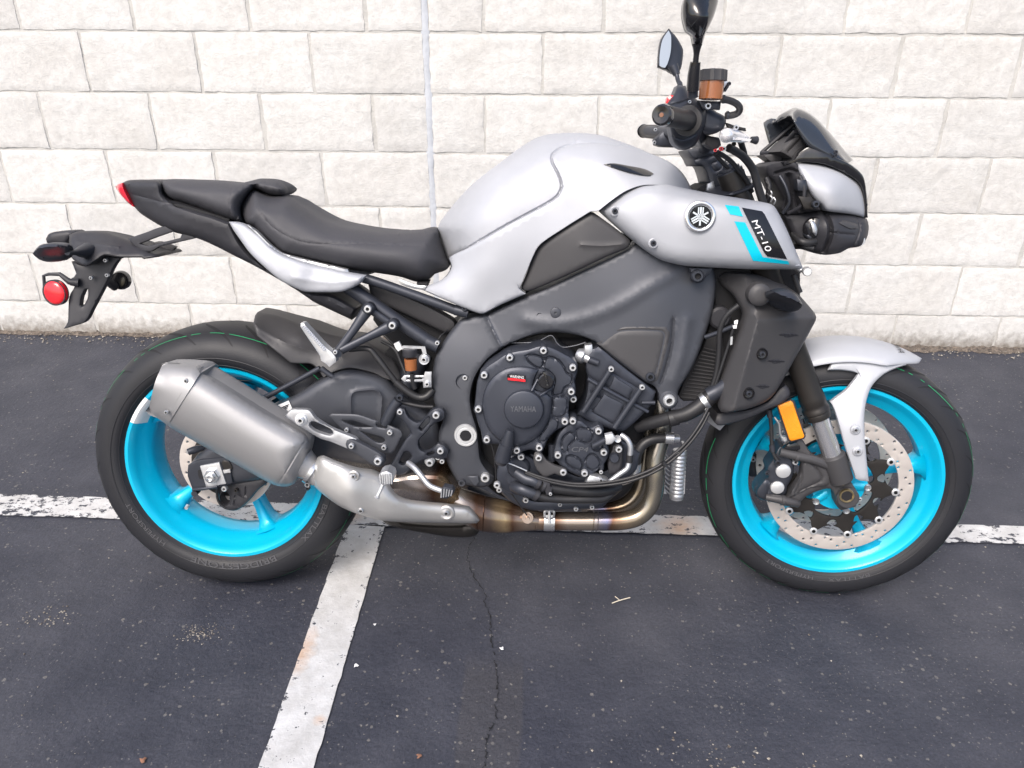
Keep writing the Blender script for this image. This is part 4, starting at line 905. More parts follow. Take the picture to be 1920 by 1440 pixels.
# rear caliper
cal = panel('rear_caliper', [(407, 915, 1), (420, 910), (450, 903), (470, 900), (498, 898), (500, 906), (488, 915), (478, 925), (468, 938), (455, 950), (444, 957), (430, 957), (418, 950), (411, 938), (409, 925)], -.098, M['blackplastic'], arm, roll=.006, rr=6, thick=.03, holes=[[(414, 930), (420, 922), (429, 926), (431, 940), (424, 947), (416, 942)]],
    grooves=[([(432, 927), (433, 945)], .003, 1.6, False), ([(441, 930), (440, 946), (446, 950)], .003, 1.6, False), ([(449, 928), (456, 933)], .003, 1.4, False), ([(461, 914), (461, 927)], .003, 1.6, False)])
bolt((421, 916), .0062, M['bright'], arm, y=-.118); bolt((443, 919), .0045, M['carrier'], arm, y=-.104)
tube('brake_hose', [(408, 912, -.105), (407, 930, -.100), (412, 944, -.098), (424, 953, -.096), (440, 955, -.09)], .0028, M['hose'], arm)
tube('speed_sensor', [(362, 918, -.118), (382, 916, -.124), (408, 912, -.122)], .0040, M['satin'], arm)
lathe('sensor_boss', pt(BF, 364, 926, -.118), (0, 1, 0), [(0, .004), (0, .007), (.02, .007)], M['satin'], arm)
tube('valve_stem', [(352, 948, -.052), (349, 953, -.062)], .0042, M['bright'], rrim)
tube('damper_bolt', [(352, 848, -.118), (366, 843, -.110), (384, 838, -.10)], [.0075, .0085, .006], M['satin'], arm)
lathe('caliper_pin', pt(BF, 352, 848, -.121), (0, 1, 0), [(0, 0), (0, .0045), (.006, .0052)], M['steel'], arm)
# strut bar with its bracket
tube('strut_bar', [(600, 690, -.112), (545, 720, -.112), (492, 748, -.112)], .0058, M['satin'], B)
panel('strut_bracket', [(462, 744, 1), (476, 741), (488, 742), (497, 747), (495, 758), (482, 757), (468, 752)], -.105, M['satin'], B, roll=.002, rr=3, thick=.01)
bolt((489, 743), .0036, M['satin'], B, y=-.117); bolt((489, 755), .0036, M['satin'], B, y=-.112)
tube('cable_guide', [(446, 713, -.06), (462, 714, -.06), (484, 714, -.06)], .0012, M['hose'], B)
# mud guard
panel('rear_hugger', [(475, 606, 1), (478, 592, 1), (483, 585, 1), (494, 586), (521, 591), (563, 607), (590, 617), (630, 629), (665, 634), (690, 640, 1), (740, 676, 1), (752, 712), (726, 712), (700, 700), (659, 691), (632, 696), (607, 708, 1), (586, 684), (560, 682), (545, 681, 1), (515, 657), (482, 630, 1)],
     [(481, 588, -.04), (475, 606, -.088), (481, 629, -.108), (545, 678, -.108), (600, 690, -.105), (560, 610, -.045), (560, 630, -.085), (640, 640, -.05), (640, 665, -.09), (720, 700, -.085), (690, 645, -.05)], M['greyplastic'], B, roll=.006, rr=6, mirror=True, grooves=[([(478, 608), (490, 618), (530, 640), (575, 655), (640, 668)], -.0035, 4, False)])
# passenger foot peg and bracket
pb = tube('passenger_peg_bracket', [(690, 579, -.135), (662, 620, -.150), (634, 657, -.160)], [.0130, .0090, .0085], M['satin'], B, smooth=True, flat=.7)
tube('bracket_arm', [(736, 610, -.135), (690, 632, -.150), (640, 657, -.160)], [.0130, .0085, .0085], M['satin'], pb, flat=.7)
tube('bracket_rib', [(690, 579, -.128), (736, 610, -.128)], .0075, M['satin'], pb, flat=.5)
for (x, y) in ((690, 579), (736, 610)):
    lathe('bracket_boss', pt(BF, x, y, -.145), (0, 1, 0), [(-.003, .010), (0, .0125), (.02, .0125)], M['satin'], pb, seg_=28)
    bolt((x, y), .0078, M['bright'], pb, y=-.150)
peg = panel('passenger_peg', [(563, 612), (564, 606, 1), (569, 606), (608, 648), (624, 662), (631, 672), (630, 679, 1), (618, 688, 1), (602, 676, 1), (600, 667, 1)], -.185, M['bright'], B, roll=.003, rr=3, thick=.022)
for i in range(15):
    s = i/14; tube('peg_tooth', [(570+s*40, 610+s*43, -.188), (567+s*39, 613.5+s*44, -.192)], .0017, M['bright'], peg, nseg=6, smooth=False)
tube('peg_pivot', [(628, 658, -.150), (634, 664, -.19)], .0075, M['satin'], pb)
tube('peg_spring', [(602, 690, -.150), (615, 700, -.150), (624, 706, -.150)], .006, M['satin'], pb)
bolt((629, 660), .0045, M['bright'], pb, y=-.196)
# rear brake hose, reservoir, shock and small things behind the frame
tube('vent_hose', [(655, 655, -.125), (690, 654, -.130), (705, 668, -.132), (722, 690, -.134), (742, 716, -.134)], .0062, M['hose'], B)
tube('vent_hose', [(742, 716, -.134), (765, 735, -.135), (785, 745, -.135), (800, 743, -.135), (812, 730, -.13)], .0085, M['hose'], B)
rs = lathe('rear_brake_reservoir', pt(BF, 771, 695, -.152), (-.03, 0, 1), [(0, .006), (.002, .0125), (.026, .0135)], M['resv'], B, seg_=28)
lathe('reservoir_cap', pt(BF, 769, 668, -.152), (-.03, 0, 1), [(0, .0145), (.002, .0155), (.014, .0155), (.016, .0135)], M['blackplastic'], rs, seg_=24)
panel('reservoir_bracket', [(752, 650, 1), (757, 648, 1), (797, 650, 1), (800, 664, 1), (793, 664, 1), (790, 654, 1), (757, 653, 1), (755, 658, 1)], -.150, M['alu'], rs, roll=0, thick=.004)
lathe('reservoir_clamp', pt(BF, 795, 674, -.150), (0, 1, 0), [(0, .006), (-.001, .011), (.008, .012)], M['alu'], rs, seg_=24); bolt((795, 674), .0065, M['bright'], rs, y=-.155)
tube('reservoir_hose', [(773, 700, -.150), (774, 715, -.148), (778, 728, -.145)], .0055, M['hose'], rs)
panel('hose_guide', [(752, 710, 1), (758, 704), (795, 704, 1), (797, 697, 1), (809, 697, 1), (809, 726, 1), (794, 727, 1), (793, 716, 1), (758, 716)], -.152, M['alu'], B, roll=.001, rr=2, thick=.003, holes=[[(762, 708, 1), (792, 707, 1), (792, 711, 1), (762, 712, 1)]])
bolt((801, 720), .0055, M['bright'], B, y=-.156)
tube('wiring_loom', [(715, 640, -.10), (740, 655, -.11), (752, 680, -.115), (760, 700, -.12)], .0035, M['hose'], B)
tube('wiring_loom', [(720, 628, -.09), (738, 645, -.10), (765, 660, -.11)], .0028, M['hose'], B)
panel('connector', [(738, 645, 1), (748, 640, 1), (755, 654, 1), (745, 660, 1)], -.112, M['white'], B, roll=.001, rr=2, thick=.008)
tube('wiring_loom', [(840, 618, -.10), (826, 630, -.12), (818, 645, -.12)], .0012, M['hose'], B)
shock = tube('shock_absorber', [(735, 800, -.05), (755, 740, -.05), (790, 660, -.05)], .026, M['satin'], B)
tube('brake_line', [(748, 752, -.14), (765, 757, -.14), (790, 762, -.14), (812, 763, -.138)], .0045, M['hose'], B)
mc = tube('rear_master_cylinder', [(722, 795, -.138), (735, 770, -.140), (747, 750, -.142)], [.0125, .0130, .0115], M['satin'], B)
bolt((750, 745), .0075, M['satin'], B, y=-.156)
tube('linkage', [(700, 800, -.10), (740, 815, -.09), (790, 830, -.09), (820, 850, -.09)], .012, M['satin'], B)
panel('rear_brake_switch', [(757, 790, 1), (775, 786), (800, 800), (812, 830, 1), (800, 850), (776, 838)], -.085, M['dark'], B, roll=.003, rr=5, thick=.02)
# chain-side link plates seen through the bracket
# exhaust hanger and heel guard
hg = panel('heel_guard', [(616, 780), (622, 776, 1), (665, 777), (680, 780), (745, 804), (752, 808), (754, 816, 1), (733, 850), (700, 838), (690, 832), (650, 812), (636, 800)], -.158, M['frame'], B, roll=.0015, rr=4, thick=.005,
     holes=[[(640, 788, 1), (662, 788, 1), (700, 801, 1), (670, 801), (650, 794)], [(706, 792), (715, 790, 1), (727, 798), (724, 804, 1), (706, 800)], [(673, 807, 1), (718, 820), (722, 826), (716, 831), (703, 828)]])
bolts([(650, 806, .0046), (731, 811, .0056), (720, 839, .0056)], .005, -.163, M['bright'], hg)
hn = panel('exhaust_hanger', [(533, 781, 1), (545, 768), (560, 767), (580, 769), (592, 784), (620, 802), (668, 822), (672, 832), (662, 844), (648, 840), (620, 828), (600, 822), (576, 808, 1)], -.215, M['alu'], B, roll=.003, rr=5, thick=.010,
     holes=[[(580, 798), (584, 790), (592, 791), (620, 804), (625, 812), (618, 816), (592, 808)]])
panel('hanger_arm', [(650, 826), (662, 824), (680, 832), (715, 852), (722, 865), (714, 876), (700, 872), (670, 852), (650, 840)], -.222, M['frame'], hn, roll=.003, rr=5, thick=.010)
lathe('hanger_washer', pt(BF, 564, 788, -.219), (0, 1, 0), [(-.001, .010), (0, .0125), (.004, .0125)], M['bright'], hn, seg_=28); bolt((564, 788), .0075, M['bright'], hn, y=-.224)
bolts([(659, 836, .0056), (709, 864, .0082)], .006, -.229, M['bright'], hn)
lathe('hanger_boss', pt(BF, 709, 864, -.224), (0, 1, 0), [(-.001, .0105), (.001, .0125), (.02, .0125)], M['frame'], hn)
# rearset bracket
rb = panel('rearset_bracket', [(817, 765), (830, 767), (834, 778), (829, 789), (815, 793), (798, 812), (785, 826), (786, 840), (795, 847), (808, 844), (822, 832), (834, 836), (841, 846), (837, 858), (828, 862), (812, 858), (796, 862), (778, 872), (762, 888), (748, 892), (732, 886), (724, 880), (735, 868), (748, 845), (762, 822), (770, 812), (764, 800), (752, 785), (743, 777), (744, 768), (750, 765), (758, 768), (766, 782), (782, 792), (795, 786), (806, 772)], -.172, M['satin'], B, roll=.004, rr=4, thick=.014,
     holes=[[(785, 803, 1), (790, 796), (802, 782), (806, 784), (804, 792), (790, 808, 1)], [(748, 868, 1), (758, 848), (766, 848), (772, 856), (756, 872)], [(800, 852), (812, 846), (815, 850), (806, 854)]])
bolts([(818, 778, .0078), (826, 845, .0072), (750, 772, .0060)], .006, -.178, M['bright'], rb)
for (x, y) in ((818, 778), (826, 845)): lathe('bracket_boss', pt(BF, x, y, -.174), (0, 1, 0), [(-.001, .0105), (.0, .0125), (.02, .0130)], M['satin'], rb, seg_=28)
lathe('brake_pivot', pt(BF, 805, 865, -.162), (0, 1, 0), [(0, 0), (0, .009), (.002, .0115), (.01, .0120)], M['bright'], rb, seg_=24)
bolts([(806, 867, .0085), (821, 858, .0050), (829, 865, .0052)], .006, -.165, M['bright'], rb)
fp = panel('rider_foot_peg', [(716, 885), (726, 883), (735, 888), (738, 896), (736, 906), (728, 910), (720, 910), (712, 906), (709, 896), (711, 889)], -.290, M['alu'], B, roll=.003, rr=3, thick=.035)
for i in range(6): tube('peg_rib', [(712+i*4.4, 889-i*.2, -.2915), (713.5+i*4.2, 906+i*.3, -.2915)], .0015, M['bright'], fp, nseg=6, smooth=False)
tube('peg_feeler', [(718, 908, -.270), (714, 918, -.272), (708, 930, -.275)], [.0040, .0036, .0034], M['bright'], fp)
lathe('feeler_tip', pt(BF, 707, 932, -.275), (0, 0, -1), [(-.003, .002), (-.001, .0055), (.003, .0045)], M['bright'], fp, seg_=16)
pd = tube('brake_pedal', [(765, 868, -.185), (778, 878, -.200), (792, 895, -.215), (805, 910, -.225), (822, 918, -.232), (836, 922, -.235)], [.0065, .0065, .0062, .0060, .0060, .0055], M['alu'], B)
panel('pedal_pad', [(826, 922, 1), (832, 913, 1), (848, 916), (852, 922), (846, 931), (838, 935), (826, 934, 1)], -.246, M['satin'], pd, roll=.002, rr=3, thick=.02)
for i in range(5): tube('pad_tooth', [(828+i*5, 916+i*.8, -.248), (827+i*4.6, 933-i*.8, -.248)], .0015, M['alu'], pd, nseg=6, smooth=False)
# ------------------------------------------------------------------ exhaust
sil = panel('silencer', [(369, 690, 3), (305, 791, 1), (330, 808), (420, 858), (500, 903), (520, 911), (540, 912), (552, 906), (562, 893), (576, 858), (580, 838), (579, 826), (573, 816), (560, 806), (500, 771), (430, 727)],
     -.268, M['titan'], B, roll=.066, rr=61, thick=.001, step=9, prof=2.1, grooves=[([(577, 822), (560, 845), (536, 885), (519, 911)], .0022, 1.6, False)])
def roundback(o, yc):      # turn the flat back into the far half of the can
    vs = o.data.vertices; n = len(vs)//2
    for i in range(n): vs[i+n].co.y = 2*yc-vs[i].co.y
    for v in vs: pass
roundback(sil, -.200)
cap = panel('silencer_end_cap', [(379, 694, 1), (373, 687), (360, 684), (335, 680), (312, 679), (306, 681, 3), (296, 703, 2), (289, 722, 2), (283, 748, 2), (278, 768, 1), (284, 776), (314, 797, 3)], [(376, 693, -.270), (311, 795, -.270), (300, 690, -.258), (282, 765, -.258), (340, 740, -.268)], M['titan'], sil, roll=.064, rr=59, thick=.001, prof=2.1)
roundback(cap, -.200)
bolts([(349, 714, .0042), (312, 773, .0042)], .004, -.262, M['steel'], cap)
panel('can_seam', [(570, 819, 1), (573, 818, 1), (520, 910, 1), (516, 909, 1)], lambda Q: np.full(len(Q), -.2705), M['titan'], sil, roll=0, thick=.002) if False else None
tube('silencer_spigot', [(566, 868, -.200), (584, 880, -.200), (600, 892, -.198)], [.034, .026, .026], M['titan'], sil)
tube('joint_clamp', [(582, 880, -.200), (588, 884, -.200)], .031, M['steel'], sil, smooth=False)
bolts([(577, 915, .005)], .005, -.20, M['satin'], sil); bolt((577, 908), .0062, M['steel'], sil, y=-.205)
sh_D = [(600, 860, -.235), (590, 905, -.235), (640, 880, -.250), (660, 920, -.258), (700, 890, -.225), (740, 940, -.230), (800, 950, -.205), (880, 960, -.185), (899, 976, -.180), (800, 980, -.200), (700, 970, -.235), (610, 920, -.245)]
shD = depthfn(sh_D)
sh = panel('exhaust_heat_shield', [(595, 858, 1), (606, 855), (632, 866), (668, 877), (700, 882), (714, 889, 1), (728, 906), (735, 918), (746, 930), (769, 938), (810, 943), (826, 944), (860, 948), (879, 950, 1), (890, 962), (899, 976), (894, 981), (860, 981), (800, 980), (723, 977), (682, 968), (640, 951), (620, 938), (600, 922), (587, 908), (587, 898), (590, 875)],
     shD, M['shield'], B, roll=.022, rr=17, thick=.004, step=8, prof=2.3)
for (x, y, r_) in ((663, 893, .0075), (837, 962, .0105)):
    d0 = float(shD(np.array([[x, y]]))[0]); lathe('shield_dimple', pt(BF, x, y, d0-.0005), (0, 1, 0), [(.003, 0), (.002, r_*.8), (-.0015, r_*1.25), (.0005, r_*1.6), (.004, r_*1.7)], M['shield'], sh, seg_=28)
    bolt((x, y), r_*.62, M['steel'], sh, y=d0-.0025)
bolt((677, 957), .0062, M['steel'], sh, y=-.243)
cat = panel('exhaust_chamber', [(600, 868, 1), (650, 878), (700, 884), (739, 890), (769, 886), (800, 885), (826, 887), (840, 897), (858, 922), (872, 938), (870, 946, 1), (861, 950), (826, 952), (769, 950), (700, 940), (640, 920), (600, 900, 1)],
     [(600, 885, -.195), (700, 905, -.180), (780, 915, -.178), (830, 920, -.168), (868, 940, -.150)], M['catbox'], B, roll=.045, rr=26, thick=.09, prof=2.0)
panel('underside_catalyst', [(700, 960, 1), (740, 975), (800, 982), (870, 982), (900, 970, 1), (895, 1002), (860, 1008), (800, 1000), (730, 985)], -.05, M['carrier'], B, roll=.02, rr=14, thick=.10)
# collector and header pipes
hd = tube('collector_pipe', [(850, 935, -.115), (872, 948, -.112), (905, 962, -.105), (940, 968, -.10), (985, 973, -.098), (1010, 976, -.098)], [.030, .036, .040, .038, .028, .0215], M['header'], B, nseg=28)
tube('header_pipe', [(1005, 976, -.098), (1060, 977, -.098), (1122, 977, -.098), (1165, 976, -.098), (1196, 968, -.096), (1217, 948, -.094), (1227, 920, -.092), (1229, 890, -.090), (1228, 860, -.085), (1238, 820, -.075), (1242, 780, -.07), (1235, 750, -.06)], .0215, M['header'], hd, nseg=24)
for x, w in ((897, .0418), (908, .0425), (936, .0400), (1004, .0235), (1112, .0232), (1120, .0232)):
    c0 = pt(BF, x, 962 if x < 920 else (968 if x < 950 else 976.5), -.105 if x < 920 else -.098)
    lathe('weld_bead', c0, (1, 0, -.05), [(-.0022, w-.004), (0, w), (.0022, w-.004)], M['header'], hd, seg_=36)
cl = lathe('pipe_clamp', pt(BF, 1030, 976, -.098), (1, 0, 0), [(-.013, .0215), (-.012, .0240), (.012, .0240), (.013, .0215)], M['steel'], hd, seg_=32)
panel('clamp_bracket', [(1019, 960), (1022, 957), (1038, 957), (1041, 960), (1040, 969), (1035, 973), (1024, 973), (1019, 969)], -.124, M['steel'], cl, roll=.001, rr=2, thick=.006, holes=[[(1023, 961, 1), (1028, 961, 1), (1028, 966, 1), (1023, 966, 1)], [(1032, 961, 1), (1037, 961, 1), (1037, 966, 1), (1032, 966, 1)]])
tube('clamp_bolt', [(1030, 957, -.127), (1030, 981, -.129)], .0032, M['bright'], cl, smooth=False)
lathe('oxygen_sensor', pt(BF, 989, 971, -.130), (0, 1, -.25), [(-.018, 0), (-.018, .0045), (-.008, .0055), (-.008, .0085), (0, .0088), (0, .013), (.01, .015)], M['header'], hd, seg_=18)
tube('sensor_wire', [(988, 966, -.140), (975, 948, -.145), (962, 930, -.150), (950, 916, -.15)], .0016, M['hose'], hd)
tube('header_pipe', [(1100, 955, -.02), (1150, 953, -.02), (1180, 942, -.02), (1198, 920, -.02), (1205, 890, -.02), (1210, 850, -.02), (1215, 800, -.02)], .0195, M['header'], hd, nseg=20)
tube('header_pipe', [(1090, 948, .06), (1140, 944, .06), (1165, 930, .06), (1178, 905, .06), (1185, 870, .06)], .0195, M['header'], hd, nseg=20)
# oil cooler
oc = lathe('oil_cooler', pt(BF, 1268, 937, -.03), (0, 0, 1), [(0, .004), (.003, .0155)]+[(.008+i*.0095+d_, .0175 if d_ in (.003, .006) else .0160) for i in range(12) for d_ in (0, .003, .006)]+[(.124, .0150)], M['alu'], B, seg_=30)
panel('cooler_bracket', [(1240, 925, 1), (1243, 835, 1), (1248, 835, 1), (1247, 920), (1250, 926)], -.045, M['alu'], oc, roll=0, thick=.03)
panel('cooler_bracket', [(1281, 835, 1), (1286, 835, 1), (1284, 925), (1281, 928, 1)], -.04, M['alu'], oc, roll=0, thick=.03)
for i in range(9): tube('cooler_fin', [(1244, 848+i*8.5, -.045), (1255, 858+i*8.5, -.03)], .0017, M['alu'], oc, nseg=6, smooth=False)
# side stand on the far side
st_ = tube('side_stand', [pt(BF, 850, 900, .06), np.array([.62, .17, .13]), np.array([.60, .265, .062])], .011, M['satin'], B, px=False)
# ------------------------------------------------------------------ engine
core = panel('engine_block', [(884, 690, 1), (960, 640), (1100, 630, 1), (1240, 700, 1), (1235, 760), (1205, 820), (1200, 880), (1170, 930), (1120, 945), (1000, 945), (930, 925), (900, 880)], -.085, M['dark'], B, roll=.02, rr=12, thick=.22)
# cylinder block with studs and ribs
cyl_D = [(1102, 655, -.165), (1220, 730, -.165), (1165, 800, -.165), (1085, 780, -.165)]
cylD = depthfn(cyl_D)
cyl = panel('cylinder_block', [(1102, 656, 1), (1122, 650, 1), (1132, 656), (1168, 686), (1212, 720), (1230, 734, 1), (1222, 758), (1200, 782), (1185, 796), (1168, 808), (1150, 806), (1110, 792), (1082, 777, 1), (1097, 750), (1102, 710), (1098, 690)], cylD, M['engine'], core, roll=.006, rr=6, thick=.09,
     grooves=[([(1102, 705), (1130, 722), (1180, 752), (1216, 770)], .003, 3, False), ([(1110, 735), (1165, 768)], .0035, 2, False), ([(1150, 700), (1200, 730)], .003, 2, False), ([(1112, 770), (1150, 793)], .0025, 2, False)])
panel('inspection_plate', [(1133, 739, 1), (1170, 757, 1), (1155, 797, 1), (1110, 772, 1)], -.169, M['engine'], cyl, roll=.002, rr=4, thick=.006)
panel('inspection_plate', [(1152, 706, 1), (1188, 728, 1), (1178, 748, 1), (1142, 728, 1)], -.169, M['engine'], cyl, roll=.002, rr=4, thick=.006)
for a, b_ in (((1146, 692), (1094, 772)), ((1204, 726), (1152, 802))):
    tube('stud_tube', [(a[0], a[1], -.178), (b_[0], b_[1], -.178)], .0068, M['satin'], cyl, smooth=False)
    bolt((a[0], a[1]), .0058, M['bright'], cyl, y=-.184)
tube('cross_rib', [(1102, 710, -.168), (1145, 735, -.172), (1215, 772, -.168)], .0040, M['engine'], cyl)
tube('cross_rib', [(1203, 755, -.166), (1228, 755, -.166)], .0045, M['satin'], cyl, smooth=False)
# clutch cover
cc_out = [(892, 740), (895, 715), (902, 700), (912, 688), (930, 676), (948, 664), (970, 658), (990, 655), (1005, 650), (1014, 648), (1030, 650), (1045, 656), (1060, 664), (1074, 672), (1083, 684), (1082, 700), (1078, 714), (1080, 728), (1076, 742), (1068, 750), (1066, 775), (1068, 790), (1058, 800), (1045, 806), (1028, 822), (1020, 840), (1008, 847), (995, 843), (982, 846), (965, 850), (950, 842), (940, 834), (920, 832), (906, 828), (902, 810), (894, 785), (890, 765)]
ccD = depthfn([(900, 700, -.200), (1060, 690, -.200), (980, 830, -.204), (900, 800, -.202), (980, 760, -.206), (1060, 780, -.203)])
cc = panel('clutch_cover', cc_out, ccD, M['engine'], core, roll=.006, rr=5, thick=.11, step=8,
   grooves=[([(988, 667), (1000, 665), (1017, 671), (1019, 682), (1013, 690), (1002, 686), (990, 676)], .0050, 1.7, True),
            ([(1024, 672), (1037, 670), (1053, 681), (1063, 699), (1072, 705), (1071, 719), (1058, 727), (1053, 738), (1038, 741), (1036, 733), (1040, 710), (1028, 695), (1020, 690)], .0050, 1.7, True),
            ([(1036, 747), (1058, 744), (1064, 751), (1061, 772), (1052, 781), (1038, 781), (1034, 775), (1037, 760)], .0050, 1.7, True),
            ([(1031, 786), (1042, 785), (1047, 793), (1044, 806), (1021, 827), (1011, 827), (1010, 820), (1024, 801)], .0050, 1.7, True)])
def disc_px(name, cx, cy, r_px, y, prof, mat, parent, seg_=48, ell=None):
    c = pt(BF, cx, cy, y); rr_ = np.linalg.norm(pt(BF, cx+r_px, cy, y)-c)
    return lathe(name, c, (0, 1, 0), [(s, r*rr_) for s, r in prof], mat, parent, seg_=seg_), rr_
# the raised clutch dome, cut on the right by the oil filler web
dome = panel('clutch_dome', [(904, 765), (906, 740), (914, 720), (928, 703), (948, 691), (970, 687), (990, 688), (1010, 693, 1), (1003, 710), (1000, 728), (1020, 735, 1), (1034, 745), (1034, 765), (1030, 785), (1020, 805), (1005, 822), (985, 834), (965, 837), (945, 831), (925, 816), (911, 795)], [(904, 765, -.216), (980, 690, -.216), (1030, 780, -.214), (970, 835, -.216), (975, 765, -.224)], M['engine'], cc, roll=.010, rr=7, thick=.03)
hubc = pt(BF, 982, 767, -.224); hr_ = np.linalg.norm(pt(BF, 1019.5, 767, -.224)-hubc)
hubp = lathe('clutch_hub_cap', hubc, (0, 1, 0), [(-.0065, 0), (-.0065, hr_*.86), (-.0050, hr_*.95), (-.001, hr_), (.006, hr_*1.01)], M['engine'], cc, seg_=56)
text_px('cast_lettering', 'YAMAHA', (957, 772), (48, .8), (0, -11), -.2314, M['cast'], hubp, off=.0)
lb = panel('warning_label', [(951, 701, 1), (986, 705, 1), (985, 717, 1), (951, 713, 1)], -.2268, M['decalblack'], cc, roll=0, thick=.0006)
panel('label_band', [(952, 708.5, 1), (985, 711.5, 1), (985, 716, 1), (952, 712.5, 1)], -.2272, M['red'], lb, roll=0, thick=.0003)
text_px('label_print', 'WARNING', (956, 708), (26, 2.3), (0, -5.2), -.2276, M['white'], lb, off=0)
# oil filler cap
oc_, _ = disc_px('oil_filler_cap', 1024, 713, 15.5, -.222, [(-.010, 0), (-.010, .8), (-.008, .95), (0, 1), (.01, 1.02)], M['gloss'], cc, 32)
panel('cap_grip', [(1018, 698, 1), (1023, 698, 1), (1030, 727, 1), (1025, 728, 1)], -.239, M['gloss'], oc_, roll=.001, rr=2, thick=.008)
tube('filler_web', [(1008, 712, -.212), (997, 733, -.222)], .003, M['engine'], cc, smooth=False); tube('filler_web', [(1034, 728, -.212), (1012, 742, -.222)], .003, M['engine'], cc, smooth=False)
for p in [(1019, 657), (956, 670), (908, 703), (897, 767), (913, 824), (969, 844), (1011, 839), (1059, 790), (1071, 734), (1074, 689)]:
    lathe('bolt_boss', pt(BF, p[0], p[1], -.200), (0, 1, 0), [(-.006, .0082), (-.004, .0095), (.03, .0100)], M['engine'], cc, seg_=20)
    bolt(p, .0070, M['bright'], cc, y=-.210)
bolt((1075, 748), .0070, M['bright'], core, y=-.185)
# right crank cover
cp_D = -.196
cp4 = panel('crank_cover', [(1075, 789), (1090, 789), (1100, 797), (1112, 800), (1122, 797), (1132, 804), (1131, 816), (1137, 830), (1143, 846), (1139, 860), (1131, 872), (1118, 884), (1104, 894), (1088, 893), (1070, 886), (1055, 877), (1045, 866), (1036, 856), (1040, 838), (1044, 822), (1050, 810), (1062, 798)], cp_D, M['engine'], core, roll=.006, rr=5, thick=.08, step=8,
   grooves=[([(1080, 809), (1085, 803), (1105, 805), (1112, 816), (1106, 829), (1094, 829), (1083, 824)], .0050, 1.6, True),
            ([(1053, 835), (1056, 820), (1068, 811), (1077, 815), (1078, 824), (1068, 833), (1064, 846), (1056, 847)], .0050, 1.6, True),
            ([(1063, 856), (1072, 854), (1088, 862), (1092, 874), (1087, 882), (1074, 877), (1062, 867)], .0050, 1.6, True),
            ([(1098, 872), (1098, 862), (1106, 852), (1116, 853), (1125, 866), (1122, 876), (1110, 881)], .0050, 1.6, True),
            ([(1109, 838), (1113, 832), (1126, 833), (1130, 840), (1124, 845), (1113, 844)], .0050, 1.6, True)])
c4 = text_px('cast_lettering', 'CP4', (1072, 847), (31, .5), (0, -9), cp_D-.0016, M['cast'], cp4, off=0, shear=.2)
for p in [(1074, 789), (1122, 808), (1132, 848), (1046, 853), (1096, 887), (1056, 885)]:
    lathe('bolt_boss', pt(BF, p[0], p[1], -.196), (0, 1, 0), [(-.005, .0080), (-.003, .0092), (.03, .0096)], M['engine'], cp4, seg_=20)
    bolt(p, .0070, M['bright'], cp4, y=-.205)
# middle case pieces
panel('case_web', [(975, 850, 1), (1005, 852), (1030, 862), (1060, 882), (1090, 893), (1140, 880), (1165, 850), (1160, 820, 1), (1200, 850, 1), (1190, 885), (1150, 905), (1090, 918), (1010, 910), (975, 885)], -.150, M['engine'], core, roll=.005, rr=5, thick=.06)
br_ = panel('hose_bracket', [(1003, 848), (1014, 848), (1024, 862), (1040, 872), (1062, 880), (1064, 890), (1054, 893), (1040, 888, 1), (1020, 896, 1), (1006, 880, 1), (1000, 862)], -.205, M['greyplastic'], core, roll=.002, rr=3, thick=.006)
bolt((1010, 858), .0070, M['bright'], br_, y=-.210)
bolts([(977, 856, .0072), (932, 909, .0070), (1160, 842, .0070)], .007, -.190, M['bright'], core)
tube('case_tube', [(1034, 832, -.165), (1035, 850, -.165), (1034, 864, -.165)], .0085, M['engine'], core)
wp, _ = disc_px('water_pump_cover', 972, 890, 41, -.165, [(-.012, 0), (-.012, .55), (-.006, .68), (-.004, .92), (0, 1), (.05, 1.02)], M['engine'], core, 56)
lathe('pump_neck', pt(BF, 972, 878, -.178), (0, 1, 0), [(-.004, 0), (-.004, .020), (.0, .024), (.008, .026)], M['engine'], wp, seg_=36)
panel('sump', [(935, 905, 1), (955, 912), (990, 935), (1010, 940), (1120, 938), (1145, 935, 1), (1130, 950), (1100, 955), (1000, 957), (965, 945), (940, 925)], -.12, M['engine'], core, roll=.006, rr=5, thick=.15)
bolts([(1080, 954, .0050), (1110, 951, .0048), (1050, 946, .0045), (986, 937, .0065), (936, 918, .006)], .005, -.155, M['bright'], core)
# level sensor / breather body
sn = tube('sensor_body', [(957, 806, -.235), (952, 826, -.232), (950, 836, -.230)], [.0075, .0125, .0130], M['satin'], core, smooth=False)
tube('sensor_sleeve', [(950, 833, -.230), (946, 845, -.228), (942, 862, -.225)], [.0150, .0155, .0165], M['satin'], sn, smooth=False)
tube('sensor_base', [(942, 858, -.225), (939, 868, -.222)], [.0130, .0125], M['blackplastic'], sn, smooth=False)
tube('clutch_wire', [(940, 863, -.225), (955, 869, -.222), (972, 876, -.218), (988, 883, -.215)], .0014, M['bright'], sn)
tube('bleed_wire', [(921, 832, -.17), (926, 850, -.175), (929, 880, -.17), (930, 905, -.16)], .0014, M['hose'], core)
